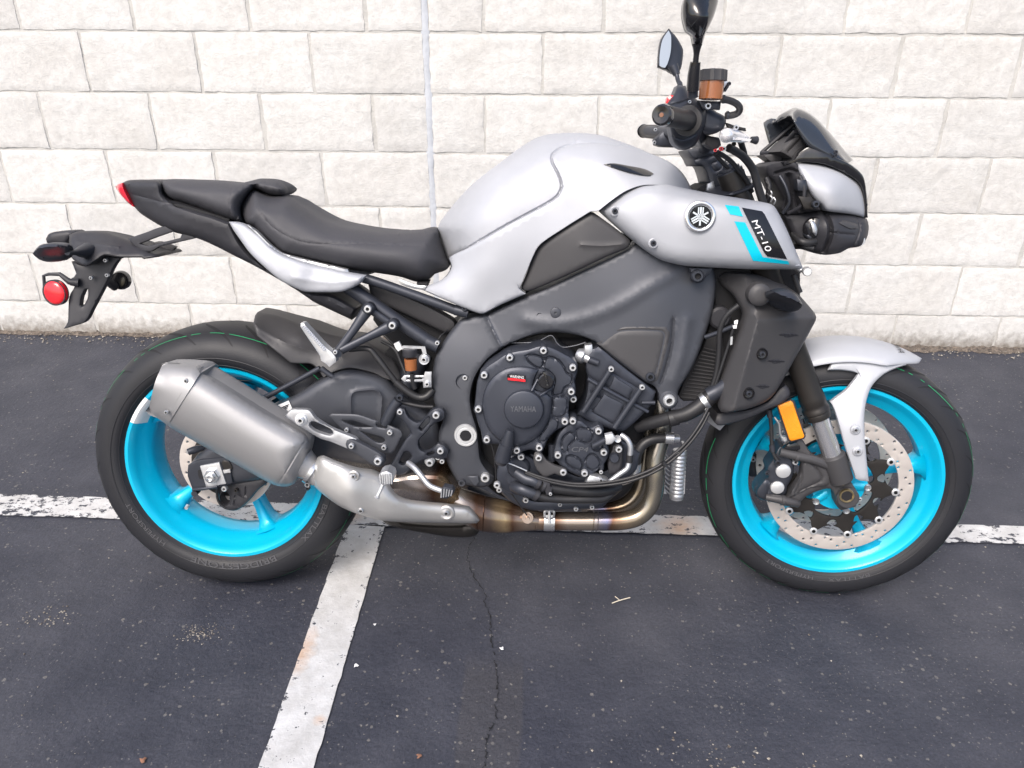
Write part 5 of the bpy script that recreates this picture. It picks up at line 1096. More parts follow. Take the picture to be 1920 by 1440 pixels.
# hoses across the lower engine
h1 = tube('coolant_hose', [(968, 885, -.190), (985, 897, -.200), (1000, 902, -.205), (1012, 908, -.205)], [.0120, .0125, .0115, .0115], M['satin'], core)
tube('hose_clip', [(1006, 904, -.205), (1012, 907, -.205)], .0135, M['blackplastic'], h1, smooth=False)
tube('hose_clip', [(1017, 909, -.205), (1022, 911, -.205)], .0135, M['blackplastic'], h1, smooth=False)
tube('coolant_hose', [(1010, 908, -.200), (1040, 915, -.195), (1080, 920, -.190), (1110, 922, -.185), (1140, 920, -.17), (1160, 912, -.15)], .0112, M['hose'], h1)
h2 = tube('coolant_hose', [(962, 912, -.180), (975, 916, -.195), (990, 922, -.200), (1008, 928, -.200)], [.0110, .0130, .0125, .0115], M['satin'], core)
tube('hose_clip', [(1002, 925, -.200), (1009, 929, -.200)], .0140, M['blackplastic'], h2, smooth=False)
tube('coolant_hose', [(1008, 930, -.198), (1030, 934, -.195), (1060, 936, -.190), (1100, 936, -.185), (1130, 935, -.175), (1145, 926, -.165), (1158, 915, -.15)], .0092, M['hose'], h2)
panel('hose_clip_plate', [(1017, 900, 1), (1032, 903, 1), (1031, 912, 1), (1035, 914, 1), (1034, 928, 1), (1025, 928, 1), (1020, 915)], -.214, M['blackplastic'], h2, roll=.001, rr=2, thick=.008)
bolt((1032, 926), .0035, M['bright'], h2, y=-.214)
# radiator side hoses
rh = tube('radiator_hose', [(1347, 735, -.165), (1330, 745, -.170), (1308, 764, -.175), (1285, 777, -.175), (1255, 784, -.165), (1225, 792, -.15), (1195, 800, -.13)], [.0165, .0165, .0160, .0150, .0145, .0135, .013], M['hose'], B)
tube('radiator_outlet', [(1362, 722, -.175), (1345, 733, -.172), (1328, 742, -.171)], .0170, M['satin'], rh)
lathe('hose_clamp', pt(BF, 1321, 752, -.172), (1, 0, .75), [(-.005, .0170), (-.005, .0180), (.005, .0180), (.005, .0170)], M['steel'], rh, seg_=32)
lathe('hose_clamp', pt(BF, 1262, 784, -.167), (1, 0, .3), [(-.010, .0155), (-.009, .0168), (.009, .0168), (.010, .0155)], M['hose'], rh, seg_=32)
bolt((1325, 768), .0042, M['bright'], rh, y=-.185)
h3 = tube('oil_hose', [(1262, 822, -.120), (1245, 821, -.120), (1222, 824, -.122), (1205, 834, -.125), (1195, 850, -.128), (1192, 870, -.128)], .0112, M['hose'], B)
lathe('hose_fitting', pt(BF, 1247, 821, -.120), (1, 0, -.02), [(-.001, .0115), (0, .0128), (.018, .0128), (.019, .0105)], M['steel'], h3, seg_=24)
lathe('hose_fitting', pt(BF, 1191, 882, -.128), (.03, 0, 1), [(-.001, .0105), (0, .0128), (.016, .0128), (.017, .0115)], M['steel'], h3, seg_=24)
tube('oil_pipe', [(1192, 875, -.128), (1190, 890, -.128), (1180, 898, -.125), (1166, 903, -.12)], .0090, M['alu'], h3)
tube('oil_pipe', [(1258, 822, -.12), (1272, 822, -.115)], .0085, M['alu'], h3, smooth=False)
# small pipe fitting on the crank cover
tf = tube('temperature_sender', [(1113, 836, -.208), (1127, 829, -.212), (1136, 824, -.215)], [.0068, .0070, .0062], M['satin'], core)
panel('sender_connector', [(1134, 816, 1), (1148, 813, 1), (1155, 822, 1), (1147, 832), (1136, 833, 1)], -.222, M['bright'], tf, roll=.002, rr=3, thick=.012)
lathe('sender_ring', pt(BF, 1158, 823, -.20), (0, 1, 0), [(-.002, .004), (-.003, .0068), (.004, .0072)], M['bright'], tf, seg_=20)
tube('coolant_pipe', [(1164, 815, -.190), (1176, 824, -.195), (1182, 838, -.197), (1181, 856, -.197)], .0058, M['alu'], core)
tube('coolant_pipe', [(1180, 862, -.197), (1176, 878, -.200), (1160, 890, -.203), (1142, 904, -.205)], .0058, M['alu'], core)
tube('pipe_sleeve', [(1181, 853, -.197), (1180, 867, -.198)], .0072, M['hose'], core, smooth=False)
panel('water_joint', [(1098, 904, 1), (1106, 892), (1130, 896), (1142, 903), (1137, 910), (1110, 911), (1097, 909)], -.208, M['alu'], core, roll=.003, rr=4, thick=.02)
bolt((1127, 900), .0050, M['alu'], core, y=-.211)
sp_ = panel('oil_pressure_plate', [(1150, 836), (1158, 832), (1166, 836), (1168, 850), (1166, 872), (1160, 888), (1142, 888, 1), (1140, 870)], -.190, M['blackplastic'], core, roll=.003, rr=4, thick=.03)
disc_px('plug', 1152, 859, 9.5, -.196, [(-.004, 0), (-.004, .8), (0, 1), (.01, 1)], M['engine'], sp_, 28)
bolt((1160, 842), .0070, M['bright'], sp_, y=-.200)
tube('case_pin', [(1130, 858, -.19), (1128, 880, -.19)], .0045, M['satin'], core); bolt((1127, 885), .0040, M['bright'], core, y=-.195)
# thermostat fitting at the top
th = lathe('thermostat_housing', pt(BF, 1090, 667, -.150), (.9, -.35, -.3), [(-.010, 0), (-.010, .012), (-.003, .0155), (.006, .0155), (.010, .011), (.028, .0095), (.030, .006), (.034, 0)], M['alu'], core, seg_=28)
panel('thermostat_neck', [(1097, 648, 1), (1110, 646, 1), (1112, 659), (1108, 668), (1096, 662)], -.165, M['alu'], th, roll=.002, rr=3, thick=.02)
tube('thermostat_nose', [(1104, 674, -.165), (1122, 681, -.168)], [.0080, .0068], M['satin'], th, smooth=False)
tube('loose_wire', [(960, 643, -.13), (1005, 641, -.135), (1033, 629, -.14), (1045, 644, -.14), (1056, 651, -.14), (1078, 648, -.14), (1098, 642, -.14)], .0011, M['cast'], core)
# throttle/clutch cables hanging in front
for dx, dy in ((0, 0), (1.5, 9)):
    tube('control_cable', [(1328+dx, 765+dy, -.19), (1312+dx, 795+dy, -.205), (1290+dx, 826+dy*.8, -.212), (1262+dx, 853+dy*.8, -.215), (1228, 877+dy*.8, -.218), (1180, 896+dy*.7, -.218), (1130, 905+dy*.6, -.216), (1080, 907+dy*.5, -.214), (1040, 901+dy*.5, -.212), (1010, 893+dy*.4, -.21), (985, 884+dy*.3, -.205)], .0033, M['hose'], B)
tube('cable_tie', [(1243, 866, -.221), (1248, 874, -.221)], .0048, M['hose'], B, smooth=False)
# radiator between frame and shroud
rad = panel('radiator', [(1342, 560, 1), (1350, 610), (1362, 680), (1352, 740, 1), (1320, 750), (1282, 752, 1), (1272, 742), (1290, 700), (1322, 640)], [(1342, 570, -.10), (1350, 700, -.12), (1280, 745, -.12)], M['dark'], B, roll=.002, rr=4, thick=.24)
for i in range(15):
    y0 = 650+i*6.6
    xa = 1320-(y0-650)*.47; tube('radiator_fin', [(xa, y0+2, -.121), (1352-(i % 2), y0+10, -.124)], .0012, M['greyplastic'], rad, nseg=5, smooth=False)
fan = lathe('fan_motor', pt(BF, 1350, 596, -.13), (0, 1, .0), [(-.004, 0), (-.004, .018), (0, .023), (.02, .024)], M['blackplastic'], rad, seg_=28)
tube('wiring_loom', [(1385, 572, -.185), (1362, 592, -.18), (1350, 620, -.175), (1348, 660, -.172), (1343, 700, -.17), (1332, 735, -.168)], .0055, M['hose'], rad)
tube('wiring_loom', [(1378, 605, -.185), (1368, 640, -.18), (1352, 690, -.178), (1340, 725, -.176)], .0032, M['hose'], rad)
tube('wiring_loom', [(1322, 632, -.16), (1345, 624, -.17), (1378, 610, -.185)], .0045, M['satin'], rad)
panel('wire_clip', [(1377, 602, 1), (1384, 600, 1), (1383, 608, 1), (1377, 608, 1)], -.19, M['white'], rad, roll=0, thick=.004); panel('wire_clip', [(1374, 611, 1), (1382, 609, 1), (1381, 616, 1), (1375, 616, 1)], -.19, M['white'], rad, roll=0, thick=.004)
panel('label_tag', [(1370, 632, 1), (1374, 631, 1), (1373, 646, 1), (1369, 647, 1)], -.186, M['sticker_cyan'] if False else M['bright'], rad, roll=0, thick=.002)
# radiator shroud
shr_D = [(1345, 525, -.165), (1400, 520, -.170), (1457, 530, -.160), (1500, 555, -.150), (1530, 592, -.140), (1520, 615, -.150), (1425, 595, -.212), (1460, 600, -.205), (1500, 600, -.175), (1398, 700, -.222), (1440, 700, -.215), (1375, 765, -.222), (1440, 745, -.205), (1395, 595, -.185), (1375, 660, -.190), (1350, 740, -.195), (1375, 560, -.172), (1350, 540, -.165), (1410, 660, -.218), (1480, 660, -.195)]
def plane3(a, b, c):
    A = np.array([[*a[:2], 1], [*b[:2], 1], [*c[:2], 1]], float); w = np.linalg.solve(A, [a[2], b[2], c[2]]); return lambda Q: Q[:, 0]*w[0]+Q[:, 1]*w[1]+w[2]
def facets(planes, k=.0012):
    def f(Q):
        Y = np.stack([p(Q) for p in planes]); m = Y.max(0); return m+k*np.log(np.exp((Y-m)/k).sum(0))
    return f
shrD = facets([plane3((1421, 600, -.212), (1378, 758, -.224), (1528, 595, -.150)), plane3((1421, 600, -.212), (1378, 758, -.224), (1352, 735, -.188)), plane3((1421, 600, -.212), (1528, 595, -.150), (1395, 520, -.160))])
shr = panel('radiator_shroud', [(1340, 521, 1), (1350, 514), (1365, 511), (1415, 515), (1457, 526), (1485, 543), (1502, 557), (1527, 586), (1531, 595), (1528, 604), (1495, 665), (1458, 730), (1446, 745), (1430, 756), (1400, 767), (1362, 774, 1), (1352, 772), (1348, 762), (1349, 740), (1347, 722), (1362, 682), (1380, 632), (1392, 600), (1394, 590), (1388, 574), (1374, 552), (1354, 536)], shrD, M['greyplastic'], B, roll=.010, rr=8, thick=.012, step=9,
    grooves=[([(1524, 593), (1480, 597), (1421, 600), (1408, 650), (1392, 705), (1378, 758)], 0, 3, False)])
shrS = off(shrD, .001)
for (x, y) in ((1429, 664), (1404, 738)):
    d0 = float(shrD(np.array([[x, y]]))[0]); lathe('screw_cup', pt(BF, x, y, d0-.0055), (0, 1, 0), [(.002, 0), (.001, .0085), (-.0015, .0108), (.001, .0122), (.010, .0125)], M['gloss'], shr, seg_=26); bolt((x, y), .0058, M['satin'], shr, y=d0-.0062)
for (x, y, w) in ((1479, 629, 19), (1455, 678, 17), (1430, 725, 14)):
    o_ = panel('vent_slit', [(x-w, y-1), (x-w*.4, y-4), (x+w*.3, y-4.5), (x+w, y), (x+w*.4, y+4), (x-w*.4, y+3.6)], off(shrD, .0034), M['blackplastic'], shr, roll=.003, rr=3.5, thick=.006, grooves=[([(x-w*.7, y+1), (x+w*.7, y+2)], .003, 2, False)])
panel('belly_guard', [(1340, 793), (1344, 775, 1), (1362, 772), (1400, 768), (1440, 752), (1460, 730), (1474, 722), (1482, 740), (1466, 756), (1440, 768), (1400, 786), (1352, 798)], [(1345, 785, -.150), (1400, 780, -.150), (1470, 740, -.140), (1440, 760, -.145)], M['blackplastic'], B, roll=.006, rr=6, thick=.22)
sg = panel('front_indicator', [(1432, 556), (1445, 549), (1466, 543), (1484, 546), (1496, 556), (1505, 571), (1503, 577), (1490, 584), (1470, 583), (1450, 576), (1438, 568)], [(1432, 556, -.215), (1470, 560, -.262), (1503, 573, -.262)], M['satin'], B, roll=.016, rr=14, thick=.022, grooves=[([(1436, 556), (1470, 558), (1500, 572)], -.003, 5, False)])
lathe('indicator_base', pt(BF, 1425, 553, -.208), (0, 1, 0), [(-.006, .010), (-.004, .017), (.001, .022), (.02, .024)], M['greyplastic'], sg, seg_=32)
# duct-to-radiator dark fill behind the headstock
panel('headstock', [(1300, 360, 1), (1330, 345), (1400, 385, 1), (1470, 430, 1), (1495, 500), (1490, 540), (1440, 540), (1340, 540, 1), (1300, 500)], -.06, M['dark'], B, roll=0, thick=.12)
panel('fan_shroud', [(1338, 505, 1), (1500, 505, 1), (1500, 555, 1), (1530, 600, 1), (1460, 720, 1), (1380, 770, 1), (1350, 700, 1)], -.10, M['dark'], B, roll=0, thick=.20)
# ------------------------------------------------------------------ front end (steered frame)
fa = pt(SF, 1562, 857, -.105); fd = np.array([-math.sin(math.radians(24.5)), 0, math.cos(math.radians(24.5))])
for sy in (1, -1):
    q = lambda t: (fa+fd*t)*np.array([1, sy, 1])
    fk_ = lathe('fork_leg', q(-.020), fd, [(0, .0205), (.15, .0205)], M['chrome'], B, SF, seg_=40)
    lathe('fork_outer_tube', q(.098), fd, [(0, .0222), (.001, .0262), (.012, .0275), (.015, .0265), (.017, .0285), (.024, .0285), (.027, .0262), (.034, .0262), (.037, .0272), (.052, .0272), (.062, .0258), (.30, .0250), (.302, .0262), (.56, .0262), (.562, .022)], M['carrier'], fk_, SF, seg_=48)
    lathe('fork_cap', q(.655), fd, [(0, .026), (.006, .026), (.007, .022), (.012, .022), (.013, .010), (.020, .009), (.020, 0)], M['satin'], fk_, SF, seg_=32)
    lathe('fork_lower', q(-.062), fd, [(0, .022), (.004, .0255), (.048, .0272), (.066, .0272), (.070, .0240), (.071, .0212)], M['greyplastic'], fk_, SF, seg_=44)
    foot = panel('fork_foot', [(1540, 862), (1560, 858), (1580, 862), (1588, 885), (1597, 905), (1607, 922), (1609, 938), (1604, 950, 1), (1577, 957, 1), (1566, 945), (1564, 928), (1556, 916), (1535, 920), (1510, 932), (1492, 950), (1478, 949), (1466, 945), (1480, 925), (1500, 905), (1520, 897), (1525, 888), (1522, 878), (1530, 868)],
        -.112, M['greyplastic'], fk_, SF, roll=.006, rr=6, thick=.030)
    if sy < 0:
        for v in foot.data.vertices: v.co.y *= -1
        foot.data.flip_normals()
# brace arms of the caliper mount
m_ = panel('caliper_bracket', [(1500, 822, 1), (1508, 830), (1522, 852), (1542, 866), (1552, 885), (1556, 905), (1545, 912), (1520, 915), (1500, 925), (1480, 934, 1), (1484, 920), (1500, 892), (1502, 868), (1497, 850), (1486, 836)], -.118, M['greyplastic'], B, SF, roll=.004, rr=5, thick=.018, grooves=[([(1504, 868), (1520, 866), (1540, 893), (1538, 902), (1505, 918), (1492, 925), (1502, 900)], .004, 2.4, True)])
tube('caliper_arm', [(1462, 847, -.122), (1495, 855, -.122), (1525, 862, -.120), (1550, 872, -.115)], [.0090, .0102, .0098, .0095], M['greyplastic'], m_, SF)
tube('caliper_arm', [(1436, 932, -.118), (1465, 937, -.122), (1487, 942, -.120), (1496, 945, -.115)], [.0075, .0098, .0090, .0080], M['greyplastic'], m_, SF)
for p in ((1494, 856), (1468, 938)): lathe('arm_collar', pt(SF, p[0], p[1], -.122), (1, 0, -.15), [(-.004, .0100), (-.003, .0114), (.003, .0114), (.004, .0100)], M['greyplastic'], m_, SF, seg_=26)
lathe('axle_clamp', pt(SF, 1588, 931, -.112), (0, 1, 0), [(-.012, .012), (-.012, .0215), (-.009, .0240), (.03, .0240)], M['greyplastic'], m_, SF, seg_=36)
nx_ = lathe('axle_ring', pt(SF, 1588, 930, -.127), (0, 1, 0), [(0, .0115), (-.0015, .0125), (-.0015, .0150), (0, .0158), (.005, .0158)], M['gold'], m_, SF, seg_=36)
c0 = pt(SF, 1588, 930, -.1275); V = [c0]+[c0+.0128*np.array([math.cos(a*math.pi/3+.5), 0, math.sin(a*math.pi/3+.5)]) for a in range(6)]
mesh('hex_socket', V, [(0, 1+i, 1+(i+1) % 6) for i in range(6)], M['dark'], nx_, SF, smooth=False)
bolt((1612, 936), .0045, M['bright'], m_, SF, y=-.11)
# discs and carriers on both sides
def carrier(y, parent, sgn):
    mapf = lambda Q, Y: np.stack([WB+Q[:, 0]/1000, Y, RF+Q[:, 1]/1000], 1); n8 = 10; out = []
    for i in range(240):
        a = 2*math.pi*i/240; w = math.cos(n8*a/1+.4); r_ = 103+16*max(0, w)**1.2-5*max(0, -w)
        out.append((r_*math.cos(a), r_*math.sin(a)))
    inner = []
    for i in range(100):
        a = 2*math.pi*i/100; r_ = 76-17*max(0, math.cos(5*(a-.06)))**3; inner.append((r_*math.cos(a), r_*math.sin(a)))
    holes = [inner]
    for k in range(10):
        a = 2*math.pi*(k+.5)/10-.04
        holes.append([(r_*math.cos(a+da), r_*math.sin(a+da)) for r_, da in ((96, -.12), (99, 0), (96, .12), (84, .07), (84, -.04))])
    return panel('disc_carrier', out, y, M['carrier'], parent, SF, roll=.001, rr=1.5, thick=.005, holes=holes, mapf=mapf, step=12, edge=4)
for sy in (-1, 1):
    dsc = disc('brake_disc', (WB, RF), -.0705, SF, .160, .127, frim, 60, (.24, .72, .46, .82, .14), .0033)
    cr_ = carrier(-.0725, frim, sy)
    if sy > 0:
        for o in (dsc, cr_):
            for v in o.data.vertices: v.co.y *= -1
            o.data.flip_normals()
    for k in range(10):
        a = (2*math.pi*k-.4)/10; lathe('disc_bobbin', (WB+.1215*math.cos(a), sy*.073, RF+.1215*math.sin(a)), (0, sy, 0), [(-.004, .0085), (.0015, .0085), (.0022, .0075), (.0022, .0045), (.0002, .0042)], M['bright'], frim, SF, seg_=20)
        lathe('bobbin_bore', (WB+.1215*math.cos(a), sy*.0753, RF+.1215*math.sin(a)), (0, sy, 0), [(0, 0), (0, .0040)], M['dark'], frim, SF, seg_=12)
    for k in range(5):
        a = (2*math.pi*k)/5+.06; c0 = np.array([WB+.060*math.cos(a), -.0760, RF+.060*math.sin(a)])
        if sy < 0: lathe('disc_bolt', c0, (0, 1, 0), [(-.001, 0), (-.001, .0035), (-.003, .0042), (-.0035, .0065), (-.002, .0078), (.006, .008)], M['steel'], frim, SF, seg_=20)
    lathe('hub_flange', (WB, sy*.052, RF), (0, sy, 0), [(0, .044), (.006, .056), (.014, .058), (.016, .040), (.02, .030)], M['cyan'], frim, SF, seg_=40)
for k in range(5):
    a = (2*math.pi*k)/5+.06
    V, Fc = sweep([(WB+.030*math.cos(a), -.060, RF+.030*math.sin(a)), (WB+.062*math.cos(a), -.066, RF+.062*math.sin(a))], [.014, .0105], 10, smooth=False); mesh('hub_lug', *fixn(V, Fc), M['cyan'], frim, SF)
# caliper
cl_ = panel('front_caliper', [(1448, 862, 1), (1456, 845), (1463, 838), (1475, 846), (1482, 858), (1488, 868), (1488, 884), (1484, 898), (1476, 912), (1474, 925), (1462, 933), (1446, 935), (1432, 938), (1420, 932), (1418, 920), (1428, 905), (1440, 892), (1437, 880), (1442, 870)], -.112, M['satin'], B, SF, roll=.007, rr=7, thick=.05, grooves=[([(1438, 900), (1444, 905), (1440, 925)], .003, 3, False)])
for (x, y, r_) in ((1468.5, 883, .0165), (1457.5, 914, .0150)):
    lathe('piston_cap', pt(SF, x, y, -.1125), (0, 1, 0), [(-.004, 0), (-.004, r_*.86), (-.0032, r_*.95), (-.001, r_), (.004, r_*1.02), (.004, r_*1.15)], M['bright'], cl_, SF, seg_=36)
bolts([(1458, 867, .0070), (1438, 887, .0048)], .006, -.118, M['satin'], cl_, SF); bolt((1491, 866), .0062, M['bright'], cl_, SF, y=-.112)
panel('caliper_outer_body', [(1402, 862), (1408, 842), (1420, 832), (1438, 830), (1450, 836), (1448, 855), (1440, 872), (1432, 885), (1418, 893), (1406, 893), (1400, 885)], .075, M['blackplastic'], cl_, SF, roll=.006, rr=8, thick=.05)
bolts([(1412, 861, .0065), (1420, 848, .0045)], .006, .070, M['alu'], cl_, SF)
panel('bleed_guard', [(1414, 915), (1422, 905), (1436, 900), (1444, 910), (1440, 925), (1428, 932), (1416, 930)], -.095, M['satin'], cl_, SF, roll=.005, rr=6, thick=.03)
# brake lines
tube('front_brake_line', [(1443, 770, -.110), (1446, 800, -.112), (1447, 830, -.114), (1450, 850, -.116), (1457, 862, -.118)], .0042, M['hose'], B, SF)
tube('front_brake_line', [(1452, 782, -.100), (1461, 795, -.104), (1463, 812, -.105), (1468, 826, -.105)], .0028, M['alu'], B, SF)
lathe('line_clamp', pt(SF, 1472, 824, -.112), (0, 1, 0), [(-.002, .0), (-.002, .004), (0, .0058), (.012, .006)], M['bright'], B, SF, seg_=18)
tube('line_ferrule', [(1447, 834, -.114), (1449, 846, -.115)], .0062, M['satin'], B, SF, smooth=False)
tube('line_ferrule', [(1442, 768, -.110), (1444, 782, -.111)], .0062, M['satin'], B, SF, smooth=False)
mg_ = panel('line_bracket', [(1468, 842), (1478, 834), (1492, 830), (1500, 836), (1500, 842), (1485, 846)], -.125, M['gloss'], B, SF, roll=.003, rr=4, thick=.01)
# side reflector
rf_ = panel('side_reflector', [(1458, 760, 1), (1483, 752, 1), (1487, 755, 1), (1508, 817, 1), (1506, 821, 1), (1484, 827, 1), (1480, 824, 1)], -.138, M['amber'], B, SF, roll=.002, rr=2.5, thick=.008)
rg = []
for i in range(10):
    V = [(1461+i*2.35+a, 764+i*6.2-b_) for a, b_ in ((0, 0), (23, -7), (23.3, -5.6), (.3, 1.2))]
panel('reflector_housing', [(1455, 758, 1), (1484, 749, 1), (1490, 753, 1), (1511, 818, 1), (1508, 823, 1), (1483, 830, 1), (1477, 826, 1)], -.133, M['blackplastic'], rf_, SF, roll=.001, rr=2, thick=.006)
# fender
nA, nS = 46, 18; V = []; Fc = []
def fshell(lift):
    P = []
    for i in range(nA+1):
        a = math.radians(61.5+95.5*i/nA); t_ = (math.degrees(a)-61.5)
        hw = .072*min(1, (t_/16)**.5 if t_ > 0 else 0)+.003; drop = .030*min(1, .12+t_/20)
        if t_ > 84: hw *= 1-.25*((t_-84)/11.5)**2
        for j in range(nS+1):
            s = -1+2*j/nS; r_ = RF+.0-RF+.327-drop*abs(s)**2.8+lift-(0.004 if abs(s) < .001 else 0)*0
            P.append((WB+r_*math.cos(a), hw*math.copysign(abs(s)**.9, s), RF+r_*math.sin(a)))
    return P
P1 = fshell(0); P2 = fshell(-.004); n = len(P1); V = P1+P2
for i in range(nA):
    for j in range(nS):
        a = i*(nS+1)+j; Fc.append((a, a+1, a+nS+2, a+nS+1)); Fc.append((n+a, n+a+nS+1, n+a+nS+2, n+a+1))
per = [j for j in range(nS+1)]+[i*(nS+1)+nS for i in range(1, nA+1)]+[nA*(nS+1)+j for j in range(nS-1, -1, -1)]+[i*(nS+1) for i in range(nA-1, 0, -1)]
for i in range(len(per)): u, v = per[i], per[(i+1) % len(per)]; Fc.append((u, u+n, v+n, v))
V, Fc = fixn(V, Fc); fen = mesh('front_fender', V, Fc, M['fender'], B, SF, angle=60)
leg_o = [(1552, 694, 1), (1577, 694), (1600, 697), (1610, 700, 1), (1586, 730), (1570, 742), (1556, 753, 1), (1564, 770), (1573, 798), (1587, 846), (1604, 897, 1), (1612, 901), (1629, 902, 1), (1624, 850), (1621, 810), (1621, 772), (1627, 742), (1636, 722), (1654, 704), (1676, 692), (1700, 684, 1), (1680, 672, 1), (1620, 672), (1560, 680, 1)]
leg_D = [(1560, 685, -.071), (1620, 690, -.072), (1700, 684, -.060), (1600, 740, -.092), (1580, 760, -.100), (1600, 820, -.122), (1620, 900, -.125), (1610, 780, -.115), (1650, 690, -.070), (1680, 676, -.058)]
legp = panel('fender_stay', leg_o, leg_D, M['fender'], fen, SF, roll=.005, rr=6, thick=.005, step=8)
l2 = legp.copy(); l2.data = legp.data.copy(); COL.objects.link(l2); FR[l2.name] = SF
for v in l2.data.vertices: v.co.y *= -1
l2.data.flip_normals()
lD = depthfn(leg_D)
for (x, y) in ((1604, 806), (1608, 846)):
    d0 = float(lD(np.array([[x, y]]))[0]); lathe('stay_bushing', pt(SF, x, y, d0-.001), (0, 1, 0), [(-.003, .004), (-.004, .0075), (-.002, .0105), (.003, .0112)], M['fender'], legp, SF, seg_=26); bolt((x, y), .0058, M['alu'], legp, SF, y=d0-.005)
# raised letters near the tip of the fender
V0, F0 = text2d('YAMAHA'); Pm = []
for u, v in V0:
    s = -.62+1.24*(1-u); a = math.radians(70.5+3.0*(1-v)*1.0); hw = .070*((a*180/math.pi-61.5)/16)**.5+.003
    r_ = .3285-.030*min(1, .12+(math.degrees(a)-61.5)/20)*abs(s)**2.8; Pm.append((WB+r_*math.cos(a), hw*math.copysign(abs(s)**.9, s), RF+r_*math.sin(a)))
mesh('fender_lettering', Pm, [f[::-1] for f in F0], M['greyplastic'], fen, SF, smooth=False)
# ------------------------------------------------------------------ headlight and cowl
cwl_D = [(1495, 307, -.085), (1540, 312, -.085), (1600, 340, -.070), (1620, 400, -.060), (1560, 360, -.118), (1520, 345, -.110), (1570, 395, -.110), (1600, 380, -.085), (1535, 375, -.112)]
cwl = panel('headlight_cowl', [(1492, 306, 1), (1512, 306), (1540, 309), (1572, 320), (1600, 336), (1612, 346), (1620, 368), (1623, 395), (1621, 408, 1), (1597, 402), (1565, 398), (1550, 395), (1540, 384), (1531, 378), (1522, 366), (1510, 345), (1500, 327)], cwl_D, M['silver'], B, roll=.016, rr=12, mirror=True, step=8)
bolt((1529, 383), .0070, M['satin'], cwl, y=-.120)
fr_ = panel('cowl_frame', [(1466, 304, 1), (1490, 299), (1500, 285), (1512, 276), (1517, 275, 1), (1560, 292), (1590, 305), (1612, 322), (1620, 334), (1626, 372), (1627, 408, 1), (1622, 409, 1), (1622, 385), (1616, 352), (1604, 336), (1572, 318), (1542, 307), (1500, 304), (1470, 310, 1)], [(1480, 300, -.080), (1540, 300, -.090), (1615, 345, -.068), (1626, 400, -.055), (1515, 280, -.085)], M['gloss'], cwl, roll=.004, rr=4, mirror=True)
hl_D = [(1470, 420, -.06), (1540, 400, -.085), (1620, 420, -.065), (1560, 440, -.112), (1600, 445, -.095), (1500, 450, -.075), (1530, 470, -.085), (1550, 415, -.108)]
hl = panel('headlight', [(1464, 402, 1), (1490, 398), (1536, 394), (1548, 396), (1565, 398), (1597, 402), (1612, 406), (1625, 410), (1629, 424), (1628, 436), (1625, 447), (1616, 460), (1604, 464), (1590, 466), (1576, 474), (1550, 478), (1532, 476), (1512, 470), (1500, 462), (1490, 454), (1478, 430)], hl_D, M['blackplastic'], B, roll=.020, rr=12, mirror=True, step=8, grooves=[([(1545, 398), (1556, 420), (1556, 445), (1545, 470)], .012, 4, False), ([(1606, 405), (1612, 430), (1600, 462)], .004, 2, False), ([(1556, 436), (1600, 440)], .003, 2, False)])
panel('headlight_fin', [(1572, 418), (1580, 413), (1608, 420), (1609, 428), (1595, 430)], off(depthfn(hl_D), .004), M['greyplastic'], hl, roll=.004, rr=5, thick=.008)
lathe('projector_lens', pt(BF, 1527, 428, -.096), (.2, 1, 0), [(-.004, 0), (-.002, .012), (.002, .020), (.01, .022)], M['gloss'], hl, seg_=28, ell=1)
panel('headlight_lens', [(1520, 416), (1526, 414), (1533, 430), (1530, 442), (1524, 436)], -.110, M['alu'], hl, roll=.003, rr=3, thick=.006)
panel('position_light', [(1613, 452), (1622, 446), (1622, 456), (1614, 462)], -.075, M['bright'], hl, roll=.002, rr=3, thick=.02)
# dark carrier behind the lamp
panel('lamp_bracket', [(1436, 312, 1), (1446, 306), (1462, 303), (1492, 304), (1501, 327), (1511, 345), (1523, 367), (1532, 379), (1538, 394, 1), (1500, 400), (1470, 404, 1), (1463, 392), (1468, 372), (1458, 356), (1450, 340), (1438, 330)], [(1440, 320, -.05), (1500, 330, -.085), (1530, 385, -.100), (1470, 400, -.055)], M['blackplastic'], B, roll=.006, rr=8, thick=.10, grooves=[([(1478, 330), (1482, 360), (1478, 390)], .014, 5, False), ([(1495, 345), (1492, 375), (1500, 395)], .010, 3, False), ([(1455, 325), (1480, 318), (1494, 322)], .008, 3, False)])
tube('bracket_rib', [(1500, 330, -.10), (1508, 355, -.105), (1502, 385, -.10), (1478, 400, -.08)], .004, M['blackplastic'], B)
tube('bracket_rib', [(1462, 330, -.07), (1474, 352, -.08), (1480, 380, -.08), (1468, 400, -.07)], .0035, M['satin'], B)
panel('bracket_stop', [(1494, 336, 1), (1512, 337, 1), (1514, 356), (1496, 357)], -.108, M['satin'], B, roll=.004, rr=5, thick=.02)
panel('lamp_shield', [(1497, 368, 1), (1520, 369, 1), (1530, 386), (1525, 393, 1), (1508, 393, 1)], -.112, M['carrier'], B, roll=.002, rr=3, thick=.006)
tube('wiring_bundle', [(1437, 335, -.06), (1442, 350, -.07), (1440, 368, -.07), (1436, 385, -.06)], .006, M['hose'], B)
for i, (x, y) in enumerate(((1436, 340), (1443, 356), (1440, 352), (1444, 366), (1437, 362), (1450, 370))):
    tube('wire', [(x, y, -.09), (x+4, y+6, -.092), (x+1, y+13, -.09)], .0016, M['alu'] if i % 2 else M['hose'], B, nseg=6)
tube('wiring_bundle', [(1488, 440, -.06), (1500, 452, -.09), (1515, 455, -.095), (1528, 452, -.09)], .008, M['hose'], B)
tube('wiring_bundle', [(1490, 462, -.06), (1505, 462, -.085), (1525, 466, -.09)], .006, M['hose'], B)
